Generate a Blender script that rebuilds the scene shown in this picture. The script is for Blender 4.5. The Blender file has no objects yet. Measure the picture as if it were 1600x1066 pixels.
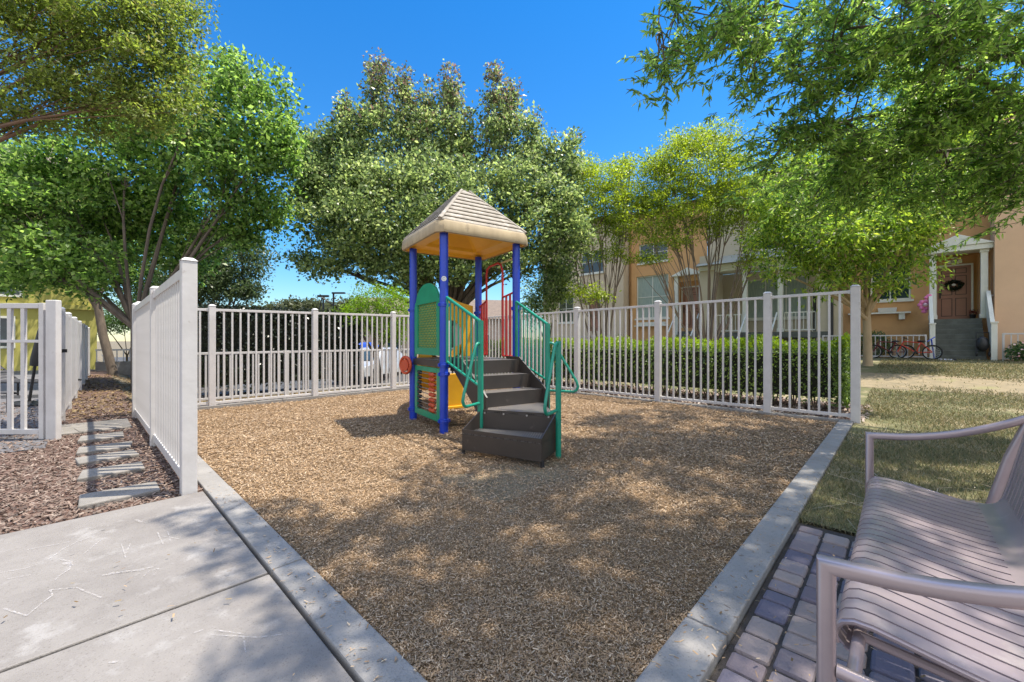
import bpy, math, random
import numpy as np
from mathutils import Vector, Matrix
random.seed(7)
rng = np.random.default_rng(11)
SC = bpy.context.scene
COL = SC.collection
R = math.radians
# ------------------------------------------------------------------ camera, sky, sun, exposure
cam_d = bpy.data.cameras.new('camera'); cam = bpy.data.objects.new('camera', cam_d); COL.objects.link(cam)
H = 1.2
cam.location = (0, 0, H); cam.rotation_euler = (R(90), 0, 0)
cam_d.sensor_width = 36; cam_d.lens = 14.35; cam_d.clip_start = .05; cam_d.clip_end = 3000
SC.camera = cam
SUN_EL, SUN_AZ = R(69.8), R(79)          # azimuth clockwise from +Y
w = bpy.data.worlds.new('World'); SC.world = w; w.use_nodes = True
nt = w.node_tree; bg = nt.nodes['Background']
sky = nt.nodes.new('ShaderNodeTexSky'); sky.sky_type = 'NISHITA'; sky.sun_disc = False
sky.sun_elevation = SUN_EL; sky.sun_rotation = SUN_AZ; sky.air_density = 1.0; sky.dust_density = .2; sky.ozone_density = 2.2
hs = nt.nodes.new('ShaderNodeHueSaturation'); hs.inputs['Saturation'].default_value = 1.12; hs.inputs['Hue'].default_value = .503
nt.links.new(sky.outputs[0], hs.inputs['Color']); stc = nt.nodes.new('ShaderNodeTexCoord'); ssep = nt.nodes.new('ShaderNodeSeparateXYZ'); sramp = nt.nodes.new('ShaderNodeValToRGB'); smul = nt.nodes.new('ShaderNodeMix'); smul.data_type = 'RGBA'; smul.blend_type = 'MULTIPLY'; smul.inputs['Factor'].default_value = 1
nt.links.new(stc.outputs['Generated'], ssep.inputs[0]); nt.links.new(ssep.outputs['Z'], sramp.inputs[0])
sre = sramp.color_ramp.elements; sre.new(.3); sre.new(.6)
for i_, (p_, c_) in enumerate(((0, (.24, .25, .24)), (.22, (.12, .27, .35)), (.66, (.05, .24, .355)), (.92, (1.15, 1.08, 1.0)))): sre[i_].position = p_; sre[i_].color = (*c_, 1)
sgain = nt.nodes.new('ShaderNodeMix'); sgain.data_type = 'RGBA'; sgain.blend_type = 'MULTIPLY'; sgain.inputs['Factor'].default_value = 1; sgain.inputs[7].default_value = (1.7, 1.65, 1.6, 1)
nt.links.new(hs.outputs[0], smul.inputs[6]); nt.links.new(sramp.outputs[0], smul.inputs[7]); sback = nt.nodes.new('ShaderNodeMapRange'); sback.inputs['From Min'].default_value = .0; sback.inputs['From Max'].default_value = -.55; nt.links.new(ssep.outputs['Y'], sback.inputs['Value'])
spale = nt.nodes.new('ShaderNodeMix'); spale.data_type = 'RGBA'; nt.links.new(sback.outputs[0], spale.inputs['Factor']); nt.links.new(smul.outputs[2], spale.inputs[6]); spale.inputs[7].default_value = (1.85, 1.98, 2.2, 1)  # pale sky half behind the camera, added as fill light for the shade
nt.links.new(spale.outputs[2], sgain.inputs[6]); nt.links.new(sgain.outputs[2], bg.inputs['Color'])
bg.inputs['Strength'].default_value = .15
sl = bpy.data.lights.new('sun', 'SUN'); so = bpy.data.objects.new('sun', sl); COL.objects.link(so)
sl.energy = 3.0; sl.angle = R(.6); sl.color = (1, .92, .78)
sd = Vector((math.sin(SUN_AZ)*math.cos(SUN_EL), math.cos(SUN_AZ)*math.cos(SUN_EL), math.sin(SUN_EL)))
so.rotation_euler = sd.to_track_quat('Z', 'Y').to_euler(); so.location = (6, 2, 15)
SC.view_settings.view_transform = 'Standard'; SC.view_settings.look = 'None'
SC.view_settings.exposure = 1.5; SC.view_settings.gamma = 1
try:
    SC.cycles.max_bounces = 8; SC.cycles.transparent_max_bounces = 12; SC.cycles.diffuse_bounces = 5
    SC.cycles.glossy_bounces = 2; SC.cycles.transmission_bounces = 4; SC.cycles.use_denoising = True
    SC.cycles.sample_clamp_indirect = 6
except Exception: pass

# ------------------------------------------------------------------ frames
TH = math.atan2(.7239, .6899)
VX = Vector((math.cos(TH), math.sin(TH), 0)); UX = Vector((-math.sin(TH), math.cos(TH), 0))
C0 = Vector((.086, 1.055, 0))
def F(v, u, z=0): return C0 + VX*v + UX*u + Vector((0, 0, z))
def W(px, py, Y): return Vector(((px-800)/638*Y, Y, H-(py-533)/638*Y))
def gz(v, u):
    a = min(max((v-8.2)/11, 0), 1); a = a*a*(3-2*a)*.56
    b = min(max((u-10.2)/3.0, 0), 1); b = b*b*(3-2*b)*-.55
    c = min(max((v+.2)/1.5, 0), 1)
    return a + b*c*(1-min(max((v-8)/4, 0), 1))
def gzw(X, Y):
    d = Vector((X, Y, 0))-C0
    return gz(d.dot(VX), d.dot(UX))

# ------------------------------------------------------------------ materials
def nd(nt, t, **k):
    n = nt.nodes.new(t)
    for a, b in k.items(): setattr(n, a, b)
    return n
def rgba(c): return (c[0], c[1], c[2], 1)
MATS = {}
def mat(name, c1, c2=None, scale=6, rough=.6, metal=0, bump=0, bscale=80, spot=None, spots=.62, spotscale=3, detail=6, coat=0, stretch=None, speck=None):
    if name in MATS: return MATS[name]
    m = bpy.data.materials.new(name); m.use_nodes = True; n = m.node_tree; p = n.nodes['Principled BSDF']
    p.inputs['Roughness'].default_value = rough; p.inputs['Metallic'].default_value = metal
    if coat: p.inputs['Coat Weight'].default_value = coat
    tc = nd(n, 'ShaderNodeTexCoord'); vec = tc.outputs['Object']
    if stretch:
        mp = nd(n, 'ShaderNodeMapping'); mp.inputs['Scale'].default_value = stretch; n.links.new(vec, mp.inputs[0]); vec = mp.outputs[0]
    if c2 is None: c2 = tuple(x*.82 for x in c1)
    no = nd(n, 'ShaderNodeTexNoise'); no.inputs['Scale'].default_value = scale; no.inputs['Detail'].default_value = detail
    no.inputs['Roughness'].default_value = .65
    n.links.new(vec, no.inputs['Vector'])
    cr = nd(n, 'ShaderNodeValToRGB'); cr.color_ramp.elements[0].position = .32; cr.color_ramp.elements[1].position = .68
    cr.color_ramp.elements[0].color = rgba(c2); cr.color_ramp.elements[1].color = rgba(c1)
    n.links.new(no.outputs['Fac'], cr.inputs[0]); col = cr.outputs[0]
    if spot:
        n2 = nd(n, 'ShaderNodeTexNoise'); n2.inputs['Scale'].default_value = spotscale; n2.inputs['Detail'].default_value = 8; n2.inputs['Roughness'].default_value = .7
        n.links.new(vec, n2.inputs['Vector'])
        r2 = nd(n, 'ShaderNodeValToRGB'); r2.color_ramp.elements[0].position = spots-.06; r2.color_ramp.elements[1].position = spots+.06
        n.links.new(n2.outputs['Fac'], r2.inputs[0])
        mx = nd(n, 'ShaderNodeMix', data_type='RGBA'); n.links.new(r2.outputs[0], mx.inputs['Factor']); n.links.new(col, mx.inputs[6]); mx.inputs[7].default_value = rgba(spot)
        col = mx.outputs[2]
    if speck:
        n4 = nd(n, 'ShaderNodeTexNoise'); n4.inputs['Scale'].default_value = speck; n4.inputs['Detail'].default_value = 3
        n.links.new(vec, n4.inputs['Vector'])
        r4 = nd(n, 'ShaderNodeValToRGB'); r4.color_ramp.elements[0].position = .27; r4.color_ramp.elements[1].position = .42; r4.color_ramp.elements[0].color = (.70, .68, .66, 1)
        n.links.new(n4.outputs['Fac'], r4.inputs[0])
        m4 = nd(n, 'ShaderNodeMix', data_type='RGBA', blend_type='MULTIPLY'); m4.inputs['Factor'].default_value = 1; n.links.new(col, m4.inputs[6]); n.links.new(r4.outputs[0], m4.inputs[7]); col = m4.outputs[2]
    n.links.new(col, p.inputs['Base Color'])
    if bump:
        n3 = nd(n, 'ShaderNodeTexNoise'); n3.inputs['Scale'].default_value = bscale; n3.inputs['Detail'].default_value = 5
        n.links.new(vec, n3.inputs['Vector'])
        b = nd(n, 'ShaderNodeBump'); b.inputs['Strength'].default_value = bump; b.inputs['Distance'].default_value = .01
        n.links.new(n3.outputs['Fac'], b.inputs['Height']); n.links.new(b.outputs[0], p.inputs['Normal'])
    MATS[name] = m
    return m
def islands(name, cols, rough=.6, trans=0, spec=.5):
    """colour differs from leaf to leaf / chip to chip"""
    if name in MATS: return MATS[name]
    m = bpy.data.materials.new(name); m.use_nodes = True; n = m.node_tree; p = n.nodes['Principled BSDF']
    p.inputs['Roughness'].default_value = rough; p.inputs['Specular IOR Level'].default_value = spec
    g = nd(n, 'ShaderNodeNewGeometry'); cr = nd(n, 'ShaderNodeValToRGB')
    e = cr.color_ramp.elements
    while len(e) < len(cols): e.new(.5)
    for i, c in enumerate(cols): e[i].position = i/(len(cols)-1); e[i].color = rgba(c)
    n.links.new(g.outputs['Random Per Island'], cr.inputs[0]); n.links.new(cr.outputs[0], p.inputs['Base Color'])
    if trans:
        t = nd(n, 'ShaderNodeBsdfTranslucent'); mx = nd(n, 'ShaderNodeMixShader'); mx.inputs[0].default_value = trans
        hsv = nd(n, 'ShaderNodeHueSaturation'); hsv.inputs['Value'].default_value = 1.7; hsv.inputs['Saturation'].default_value = 1.1
        n.links.new(cr.outputs[0], hsv.inputs['Color']); n.links.new(hsv.outputs[0], t.inputs['Color'])
        n.links.new(p.outputs[0], mx.inputs[1]); n.links.new(t.outputs[0], mx.inputs[2]); n.links.new(mx.outputs[0], n.nodes['Material Output'].inputs['Surface'])
    MATS[name] = m
    return m
def perforated(name, c):
    m = bpy.data.materials.new(name); m.use_nodes = True; n = m.node_tree; p = n.nodes['Principled BSDF']
    p.inputs['Base Color'].default_value = rgba(c); p.inputs['Roughness'].default_value = .42
    tc = nd(n, 'ShaderNodeTexCoord'); mp = nd(n, 'ShaderNodeMapping'); mp.inputs['Rotation'].default_value = (0, 0, R(45)); mp.inputs['Scale'].default_value = (38, 38, 0)
    n.links.new(tc.outputs['Object'], mp.inputs[0])
    vo = nd(n, 'ShaderNodeTexVoronoi'); vo.inputs['Randomness'].default_value = 0; vo.inputs['Scale'].default_value = 1
    n.links.new(mp.outputs[0], vo.inputs['Vector'])
    lt = nd(n, 'ShaderNodeMath', operation='LESS_THAN'); lt.inputs[1].default_value = .33; n.links.new(vo.outputs['Distance'], lt.inputs[0])
    tr = nd(n, 'ShaderNodeBsdfTransparent'); mx = nd(n, 'ShaderNodeMixShader')
    n.links.new(lt.outputs[0], mx.inputs[0]); n.links.new(p.outputs[0], mx.inputs[1]); n.links.new(tr.outputs[0], mx.inputs[2])
    n.links.new(mx.outputs[0], n.nodes['Material Output'].inputs['Surface'])
    return m
M_white = mat('white fence paint', (.58, .56, .55), (.49, .47, .46), 5, .45, bump=.12, bscale=30, spot=(.30, .25, .21), spots=.70, spotscale=9)
M_whitetrim = mat('trim paint', (.74, .74, .67), (.64, .64, .58), 3, .55)
M_conc = mat('concrete', (.235, .217, .203), (.165, .15, .14), 2.4, .85, bump=.3, bscale=160, spot=(.265, .25, .24), spots=.60, spotscale=4.5, detail=10, speck=130)
M_kerb = mat('kerb concrete', (.27, .255, .24), (.20, .19, .18), 4, .85, bump=.3, bscale=120, spot=(.13, .12, .11), spots=.66, spotscale=11, speck=110)
M_mulch = mat('wood mulch', (.22, .135, .062), (.085, .05, .024), 60, .95, bump=.9, bscale=110)
M_bark = mat('bark mulch', (.17, .10, .075), (.06, .036, .028), 55, .95, bump=.9, bscale=100)
M_soil = mat('ground soil', (.20, .16, .10), (.11, .09, .055), 3, .95, bump=.6, bscale=40)
M_lawn = mat('lawn', (.14, .135, .055), (.085, .09, .035), 1.3, .95, bump=.8, bscale=90, spot=(.26, .215, .125), spots=.55, spotscale=1.1)
M_dry = mat('dry lawn', (.26, .205, .125), (.17, .14, .085), 4, .95, bump=.5, bscale=70, spot=(.2, .19, .08), spots=.63, spotscale=1.4)
M_asph = mat('asphalt', (.07, .07, .072), (.045, .045, .047), 5, .9, bump=.3, bscale=200)
M_deck = mat('pool deck concrete', (.16, .155, .165), (.10, .10, .11), 1.2, .8)
M_blue = mat('blue plastic coating', (.012, .055, .50), (.01, .042, .40), 5, .32, spot=(.12, .18, .55), spots=.70, spotscale=7)
M_green = mat('green plastic', (.012, .30, .155), (.01, .23, .125), 4, .36, spot=(.06, .32, .22), spots=.7, spotscale=9)
M_green2 = mat('green tube coating', (.012, .26, .17), (.01, .20, .135), 6, .35, spot=(.08, .3, .25), spots=.7, spotscale=10)
M_yel = mat('yellow plastic', (.85, .46, .012), (.75, .38, .01), 3, .42)
M_red = mat('red coating', (.55, .03, .025), (.42, .03, .03), 6, .4, spot=(.6, .2, .22), spots=.66, spotscale=6)
M_orange = mat('orange red plastic', (.55, .09, .03), (.45, .06, .02), 5, .45)
M_roof = mat('tan plastic shingle', (.33, .29, .24), (.21, .185, .15), 9, .8, bump=.2, bscale=60, spot=(.44, .40, .35), spots=.58, spotscale=7)
M_fascia = mat('weathered tan plastic', (.44, .35, .22), (.33, .255, .16), 7, .75, spot=(.20, .155, .10), spots=.66, spotscale=9, stretch=(1, 1, .4))
M_brown = mat('brown coated steel', (.048, .038, .032), (.036, .029, .025), 4, .42, spot=(.12, .1, .09), spots=.68, spotscale=6)
M_perf = perforated('perforated brown steel', (.17, .158, .152))
M_steel = mat('galvanised', (.5, .5, .5), None, 5, .35, metal=.9)
M_black = mat('black plastic', (.02, .02, .022), None, 5, .5)
M_bench = mat('bronze mauve powder coat', (.38, .315, .335), (.30, .25, .27), 3, .30, metal=.35, bump=.05, bscale=400, spot=(.42, .37, .37), spots=.62, spotscale=5)
M_bench2 = mat('bronze mauve tube', (.40, .33, .33), (.34, .275, .28), 3, .27, metal=.4, bump=.04, bscale=300)
M_trunk = mat('grey brown tree bark', (.16, .125, .095), (.075, .058, .045), 7, .95, bump=1, bscale=28, stretch=(1, 1, .25))
M_trunk2 = mat('pale tan tree bark', (.42, .32, .20), (.32, .24, .15), 6, .9, bump=.4, bscale=20, stretch=(1, 1, .3))
M_stem = mat('crape myrtle bark', (.26, .20, .15), (.15, .11, .085), 8, .85, bump=.4, bscale=25, stretch=(1, 1, .3))
M_tan = mat('orange tan stucco', (.62, .36, .165), (.54, .31, .14), 1.2, .95, bump=.2, bscale=90)
M_tanp = mat('pale pink tan stucco', (.70, .47, .30), (.63, .42, .27), 1.2, .95, bump=.2, bscale=90)
M_grey = mat('grey beige stucco', (.55, .48, .36), (.48, .42, .31), 1.2, .95, bump=.2, bscale=90)
M_beige = mat('warm beige stucco', (.62, .51, .37), (.55, .45, .33), 1.2, .95, bump=.2, bscale=90)
M_yellow = mat('yellow stucco', (.50, .46, .13), (.43, .39, .11), 1.2, .95, bump=.2, bscale=70)
M_tile = mat('roof shingles', (.20, .15, .115), (.13, .10, .08), 5, .9, bump=.6, bscale=20)
M_door = mat('brown door paint', (.33, .16, .10), (.28, .135, .085), 3, .5)
M_doorp = mat('door panel groove', (.10, .048, .03), None, 3, .5)
M_step = mat('grey step concrete', (.13, .14, .125), (.08, .085, .075), 4, .9)
M_glass = mat('window glass', (.035, .06, .06), (.02, .035, .04), 2.5, .06, coat=.3)
M_shut = mat('brown blind', (.13, .075, .05), None, 3, .7)
M_curt = mat('pale curtain', (.4, .47, .42), (.2, .27, .25), 9, .8, stretch=(1, 6, .3))
M_wcar = mat('white car paint', (.42, .43, .46), None, 2, .25, coat=.5)
M_bcar = mat('blue car paint', (.03, .08, .45), None, 2, .25, coat=.5)
M_tyre = mat('rubber', (.02, .02, .02), None, 8, .85)
M_plaque = mat('plate white', (.75, .73, .68), None, 3, .5)
M_pink = mat('pink plastic', (.75, .12, .35), (.8, .3, .5), 9, .5)
M_stone = mat('stepping stone', (.25, .23, .21), (.16, .15, .135), 3, .9, bump=.5, bscale=60, speck=50)
M_sand = mat('joint sand', (.06, .05, .045), (.035, .03, .028), 40, .95, bump=.6, bscale=120)
M_paver = islands('mauve clay paver', [(.155, .125, .145), (.26, .205, .185), (.11, .10, .135), (.19, .165, .185), (.31, .245, .21), (.13, .12, .16)], .85)
_n = M_paver.node_tree; _p = _n.nodes['Principled BSDF']; _t = nd(_n, 'ShaderNodeTexNoise'); _t.inputs['Scale'].default_value = 70; _t.inputs['Detail'].default_value = 6
_tc = nd(_n, 'ShaderNodeTexCoord'); _n.links.new(_tc.outputs['Object'], _t.inputs['Vector'])
_b = nd(_n, 'ShaderNodeBump'); _b.inputs['Strength'].default_value = .5; _b.inputs['Distance'].default_value = .008; _n.links.new(_t.outputs['Fac'], _b.inputs['Height']); _n.links.new(_b.outputs[0], _p.inputs['Normal'])

L_pear = islands('pear leaf', [(0.046, 0.073, 0.029), (0.114, 0.170, 0.065), (0.212, 0.285, 0.105), (0.308, 0.382, 0.138), (0.439, 0.504, 0.212)], .38, .5, .5)
L_peartop = islands('young reddish pear leaf', [(0.055, 0.044, 0.039), (0.121, 0.121, 0.066), (0.220, 0.132, 0.121), (0.264, 0.264, 0.132)], .38, .5)
L_ash = islands('ash leaf', [(0.034, 0.067, 0.023), (0.094, 0.173, 0.040), (0.173, 0.284, 0.065), (0.266, 0.390, 0.098), (0.375, 0.496, 0.146)], .42, .58)
L_olive = islands('olive green leaf', [(0.066, 0.090, 0.022), (0.138, 0.185, 0.039), (0.209, 0.280, 0.055), (0.297, 0.370, 0.077), (0.198, 0.179, 0.066)], .5, .5)
L_myr = islands('yellow green leaf', [(0.090, 0.131, 0.022), (0.190, 0.263, 0.035), (0.291, 0.367, 0.045), (0.403, 0.462, 0.060)], .45, .5)
L_tall = islands('zelkova leaf', [(0.050, 0.094, 0.022), (0.125, 0.213, 0.037), (0.225, 0.338, 0.056), (0.312, 0.425, 0.075), (0.375, 0.425, 0.075)], .42, .58)
L_near = islands('long narrow leaf', [(0.051, 0.090, 0.028), (0.118, 0.211, 0.050), (0.203, 0.325, 0.070), (0.304, 0.439, 0.102), (0.423, 0.552, 0.156)], .42, .58)
L_brt = islands('bright green leaf', [(0.132, 0.238, 0.024), (0.211, 0.343, 0.026), (0.106, 0.198, 0.026), (0.264, 0.396, 0.040)], .5, .45)
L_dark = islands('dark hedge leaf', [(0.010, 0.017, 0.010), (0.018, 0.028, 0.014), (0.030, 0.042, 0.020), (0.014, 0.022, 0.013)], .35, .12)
L_hedge = islands('box hedge leaf', [(0.044, 0.082, 0.019), (0.105, 0.172, 0.035), (0.194, 0.283, 0.055), (0.283, 0.389, 0.083)], .4, .3)
L_hedget = islands('hedge top leaf', [(0.176, 0.242, 0.022), (0.220, 0.308, 0.028), (0.132, 0.198, 0.022)], .45, .45)
L_far = islands('distant leaf', [(0.060, 0.080, 0.030), (0.090, 0.100, 0.050), (0.100, 0.120, 0.050)], .6, .3)
L_shrub = islands('shrub leaf', [(0.046, 0.100, 0.036), (0.082, 0.155, 0.046), (0.127, 0.200, 0.055)], .45, .3)
L_grass = islands('grass blade', [(0.057, 0.074, 0.027), (0.095, 0.110, 0.043), (0.247, 0.202, 0.114), (0.123, 0.115, 0.057), (0.342, 0.276, 0.162), (0.076, 0.092, 0.033), (0.209, 0.184, 0.114)], .7, .3)
L_chip = islands('wood chip', [(0.179, 0.106, 0.055), (0.314, 0.201, 0.103), (0.451, 0.307, 0.176), (0.231, 0.148, 0.085), (0.378, 0.255, 0.145), (0.115, 0.072, 0.046), (0.577, 0.445, 0.303), (0.294, 0.212, 0.145)], .85)
L_bark = islands('bark chip', [(0.101, 0.070, 0.055), (0.166, 0.115, 0.090), (0.239, 0.175, 0.140), (0.069, 0.048, 0.040), (0.313, 0.250, 0.205)], .9)
L_lit = islands('fallen leaf', [(0.130, 0.085, 0.045), (0.220, 0.150, 0.080), (0.080, 0.055, 0.030), (0.300, 0.230, 0.130)], .95, 0, .05)

# ------------------------------------------------------------------ mesh builder
class MB:
    def __init__(s): s.v = []; s.f = []
    def add(s, vs, fs):
        o = len(s.v); s.v += [tuple(x) for x in vs]; s.f += [tuple(i+o for i in f) for f in fs]; return s
    def box(s, x0, x1, y0, y1, z0, z1):
        return s.add([(x0,y0,z0),(x1,y0,z0),(x1,y1,z0),(x0,y1,z0),(x0,y0,z1),(x1,y0,z1),(x1,y1,z1),(x0,y1,z1)],
                     [(0,3,2,1),(4,5,6,7),(0,1,5,4),(1,2,6,5),(2,3,7,6),(3,0,4,7)])
    def hexa(s, b, t):
        return s.add(list(b)+list(t), [(0,3,2,1),(4,5,6,7),(0,1,5,4),(1,2,6,5),(2,3,7,6),(3,0,4,7)])
    def beam(s, p, q, w, h, up=(0,0,1)):
        p, q = Vector(p), Vector(q); d = (q-p).normalized(); a = d.cross(Vector(up))
        if a.length < 1e-4: a = d.cross(Vector((1,0,0)))
        a.normalize(); b = a.cross(d)
        c = [(-1,-1),(1,-1),(1,1),(-1,1)]
        return s.hexa([p+a*i*w/2+b*j*h/2 for i,j in c], [q+a*i*w/2+b*j*h/2 for i,j in c])
    def tube(s, pts, r, n=8, sq=0, cap=True, flat=1):
        pts = [Vector(p) for p in pts]; k = len(pts)
        rs = [r]*k if isinstance(r, (int, float)) else r
        up = None; rings = []
        for i, p in enumerate(pts):
            d1 = (pts[i]-pts[i-1]).normalized() if i else (pts[1]-pts[0]).normalized()
            d2 = (pts[i+1]-pts[i]).normalized() if i < k-1 else d1
            t = d1+d2
            t = t.normalized() if t.length > 1e-4 else d1
            if up is None:
                up = Vector((0,0,1)) if abs(t.z) < .9 else Vector((1,0,0))
                up = (up-t*up.dot(t)).normalized()
            else: up = (up-t*up.dot(t)).normalized()
            sd_ = t.cross(up); sc = 1/max(.35, math.sqrt((1+d1.dot(d2))/2)) if d1.dot(d2) < .999 else 1
            m = (d2-d1); m = (m-t*m.dot(t)); m = m.normalized() if m.length > 1e-5 else None
            ring = []
            for j in range(n):
                a = 2*math.pi*(j+.5)/n; c, e = math.cos(a), math.sin(a)
                if sq:
                    c = math.copysign(abs(c)**sq, c); e = math.copysign(abs(e)**sq, e)
                o = sd_*c*rs[i]*flat+up*e*rs[i]
                if m is not None and sc > 1: o = o+m*(o.dot(m)*(sc-1))
                ring.append(p+o)
            rings.append(ring)
        vs = [v for ring in rings for v in ring]; fs = []
        for i in range(k-1):
            for j in range(n):
                a = i*n+j; b = i*n+(j+1)%n; fs.append((a, b, b+n, a+n))
        if cap: fs.append(tuple(range(n-1, -1, -1))); fs.append(tuple((k-1)*n+j for j in range(n)))
        return s.add(vs, fs)
    def cyl(s, p, q, r, n=12, r2=None): return s.tube([p, q], [r, r if r2 is None else r2], n)
    def prism(s, poly, fn, t0, t1):
        """poly 2-D outline, fn(a,b,t)->3-D, swept from t0 to t1"""
        n = len(poly)
        vs = [fn(a, b, t0) for a, b in poly]+[fn(a, b, t1) for a, b in poly]
        fs = [tuple(range(n-1, -1, -1)), tuple(range(n, 2*n))]+[(i, (i+1)%n, (i+1)%n+n, i+n) for i in range(n)]
        return s.add(vs, fs)
    def torus(s, c, axis, Rr, r, n=24, m=8):
        axis = Vector(axis).normalized(); c = Vector(c)
        a = axis.orthogonal().normalized(); b = axis.cross(a); vs = []; fs = []
        for i in range(n):
            t = 2*math.pi*i/n; d = a*math.cos(t)+b*math.sin(t)
            for j in range(m):
                q = 2*math.pi*j/m; vs.append(c+d*(Rr+r*math.cos(q))+axis*r*math.sin(q))
        for i in range(n):
            for j in range(m): fs.append((i*m+j, ((i+1)%n)*m+j, ((i+1)%n)*m+(j+1)%m, i*m+(j+1)%m))
        return s.add(vs, fs)
    def ball(s, c, r, n=10, m=6, sc=(1,1,1)):
        c = Vector(c); vs = []; fs = []
        for i in range(m+1):
            p = math.pi*i/m
            for j in range(n):
                t = 2*math.pi*j/n; vs.append((c.x+r*sc[0]*math.sin(p)*math.cos(t), c.y+r*sc[1]*math.sin(p)*math.sin(t), c.z+r*sc[2]*math.cos(p)))
        for i in range(m):
            for j in range(n): fs.append((i*n+j, i*n+(j+1)%n, (i+1)*n+(j+1)%n, (i+1)*n+j))
        return s.add(vs, fs)
    def build(s, name, m, parent=None, smooth=False, bevel=0, seg=2, loc=None):
        me = bpy.data.meshes.new(name); me.from_pydata(s.v, [], s.f); me.materials.append(m)
        if smooth:
            me.polygons.foreach_set('use_smooth', [True]*len(me.polygons))
            try: me.set_sharp_from_angle(angle=R(40))
            except Exception: pass
        me.update()
        o = bpy.data.objects.new(name, me); COL.objects.link(o)
        if parent: o.parent = parent
        if loc is not None: o.location = loc
        if bevel:
            b = o.modifiers.new('bevel', 'BEVEL'); b.width = bevel; b.segments = seg; b.limit_method = 'ANGLE'; b.angle_limit = R(40)
        return o
def tag(o, label=None, cat=None, group=None, kind=None):
    if label: o['label'] = label
    if cat: o['category'] = cat
    if group: o['group'] = group
    if kind: o['kind'] = kind
    return o
def thing(name, label, cat, loc=(0,0,0), rz=0, group=None):
    o = bpy.data.objects.new(name, None); COL.objects.link(o); o.empty_display_size = .1
    o.location = loc; o.rotation_euler = (0, 0, rz); return tag(o, label, cat, group)
def part_copy(o, parent, loc=None, children=True):
    c = o.copy(); COL.objects.link(c); c.parent = parent
    if loc is not None: c.location = loc
    if children:
        for ch in list(o.children):
            d = ch.copy(); COL.objects.link(d); d.parent = c
    return c
def npmesh(name, verts, faces, m, parent=None, kind=None):
    """verts (N,3), faces (M,k) arrays"""
    me = bpy.data.meshes.new(name); nv = len(verts); nf, k = faces.shape
    me.vertices.add(nv); me.vertices.foreach_set('co', np.ascontiguousarray(verts, dtype=np.float32).ravel())
    me.loops.add(nf*k); me.loops.foreach_set('vertex_index', np.ascontiguousarray(faces, dtype=np.int32).ravel())
    me.polygons.add(nf); me.polygons.foreach_set('loop_start', np.arange(0, nf*k, k, dtype=np.int32))
    me.update(calc_edges=True); me.materials.append(m)
    o = bpy.data.objects.new(name, me); COL.objects.link(o)
    if parent: o.parent = parent
    if kind: o['kind'] = kind
    return o
def unit(a): return a/np.maximum(np.linalg.norm(a, axis=1, keepdims=True), 1e-6)
def leaf_arrays(c, d, L, wr, fold=.25, upb=.8):
    """kite leaves: centre c, tip direction d, length L, width ratio; normals lean upward"""
    n = len(c); nr = rng.normal(size=(n, 3)); nr[:, 2] += upb; d = unit(d)
    s = unit(np.cross(d, nr)); nn = np.cross(s, d); L = L[:, None]; Wd = L*wr
    v = np.empty((n, 4, 3)); v[:, 0] = c-d*L*.5; v[:, 2] = c+d*L*.5
    mid = c-d*L*.06
    v[:, 1] = mid+s*Wd*.5+nn*Wd*fold; v[:, 3] = mid-s*Wd*.5+nn*Wd*fold
    return v.reshape(-1, 3), np.arange(n*4).reshape(n, 4)
def terrain_arr(X, Y):
    dx, dy = X-C0.x, Y-C0.y
    v = dx*VX.x+dy*VX.y; u = dx*UX.x+dy*UX.y
    a = np.clip((v-8.2)/11, 0, 1); a = a*a*(3-2*a)*.56
    b = np.clip((u-10.2)/3., 0, 1); b = b*b*(3-2*b)*-.55
    c = np.clip((v+.2)/1.5, 0, 1)
    return a+b*c*(1-np.clip((v-8)/4, 0, 1))

# ------------------------------------------------------------------ ground and paving
g = MB(); N = 120
xs = np.concatenate([np.linspace(-900, -40, 14)[:-1], np.linspace(-40, 40, N), np.linspace(40, 900, 14)[1:]])
ys = np.concatenate([np.linspace(-300, -12, 8)[:-1], np.linspace(-12, 45, N), np.linspace(45, 1200, 14)[1:]])
XX, YY = np.meshgrid(xs, ys); ZZ = terrain_arr(XX, YY)-.03
vv = np.stack([XX, YY, ZZ], -1).reshape(-1, 3); nx = len(xs); ny = len(ys)
ii = (np.arange(ny-1)[:, None]*nx+np.arange(nx-1)[None]).ravel()
go = npmesh('ground', vv, np.stack([ii, ii+1, ii+1+nx, ii+nx], 1), M_soil, kind='structure')
def sheet(name, m, v0, v1, u0, u1, lift, step=.35):
    nv_, nu_ = max(2, int((v1-v0)/step)+1), max(2, int((u1-u0)/step)+1)
    A, B = np.meshgrid(np.linspace(v0, v1, nv_), np.linspace(u0, u1, nu_))
    X = C0.x+A*VX.x+B*UX.x; Y = C0.y+A*VX.y+B*UX.y
    P = np.stack([X, Y, terrain_arr(X, Y)+lift], -1).reshape(-1, 3)
    i = (np.arange(nu_-1)[:, None]*nv_+np.arange(nv_-1)[None]).ravel()
    return npmesh(name, P, np.stack([i, i+1, i+1+nv_, i+nv_], 1), m, kind='structure')
sheet('playground_mulch', M_mulch, 0, 7.0, 0, 8.2, -.012, .1)
def swell(X, Y): return .012*np.sin(X*2.1+1.3*np.sin(Y*1.7))*np.sin(Y*2.6+np.sin(X*3.1))+.006*np.sin(X*7+2*np.sin(Y*5))*np.sin(Y*8)-.03*np.exp(-((X-.0)**2+(Y-3.75)**2)/.25)
_mo = bpy.data.objects['playground_mulch']
for _v in _mo.data.vertices: _v.co.z += float(swell(_v.co.x, _v.co.y))
sheet('bark_bed', M_bark, -4.4, -.16, 3.36, 24, -.008)
sheet('lawn', M_lawn, 2.5, 20.3, -14, -.17, .0)
sheet('lawn_path', M_dry, 11.6, 14.2, -14, 1.0, .006)
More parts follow.
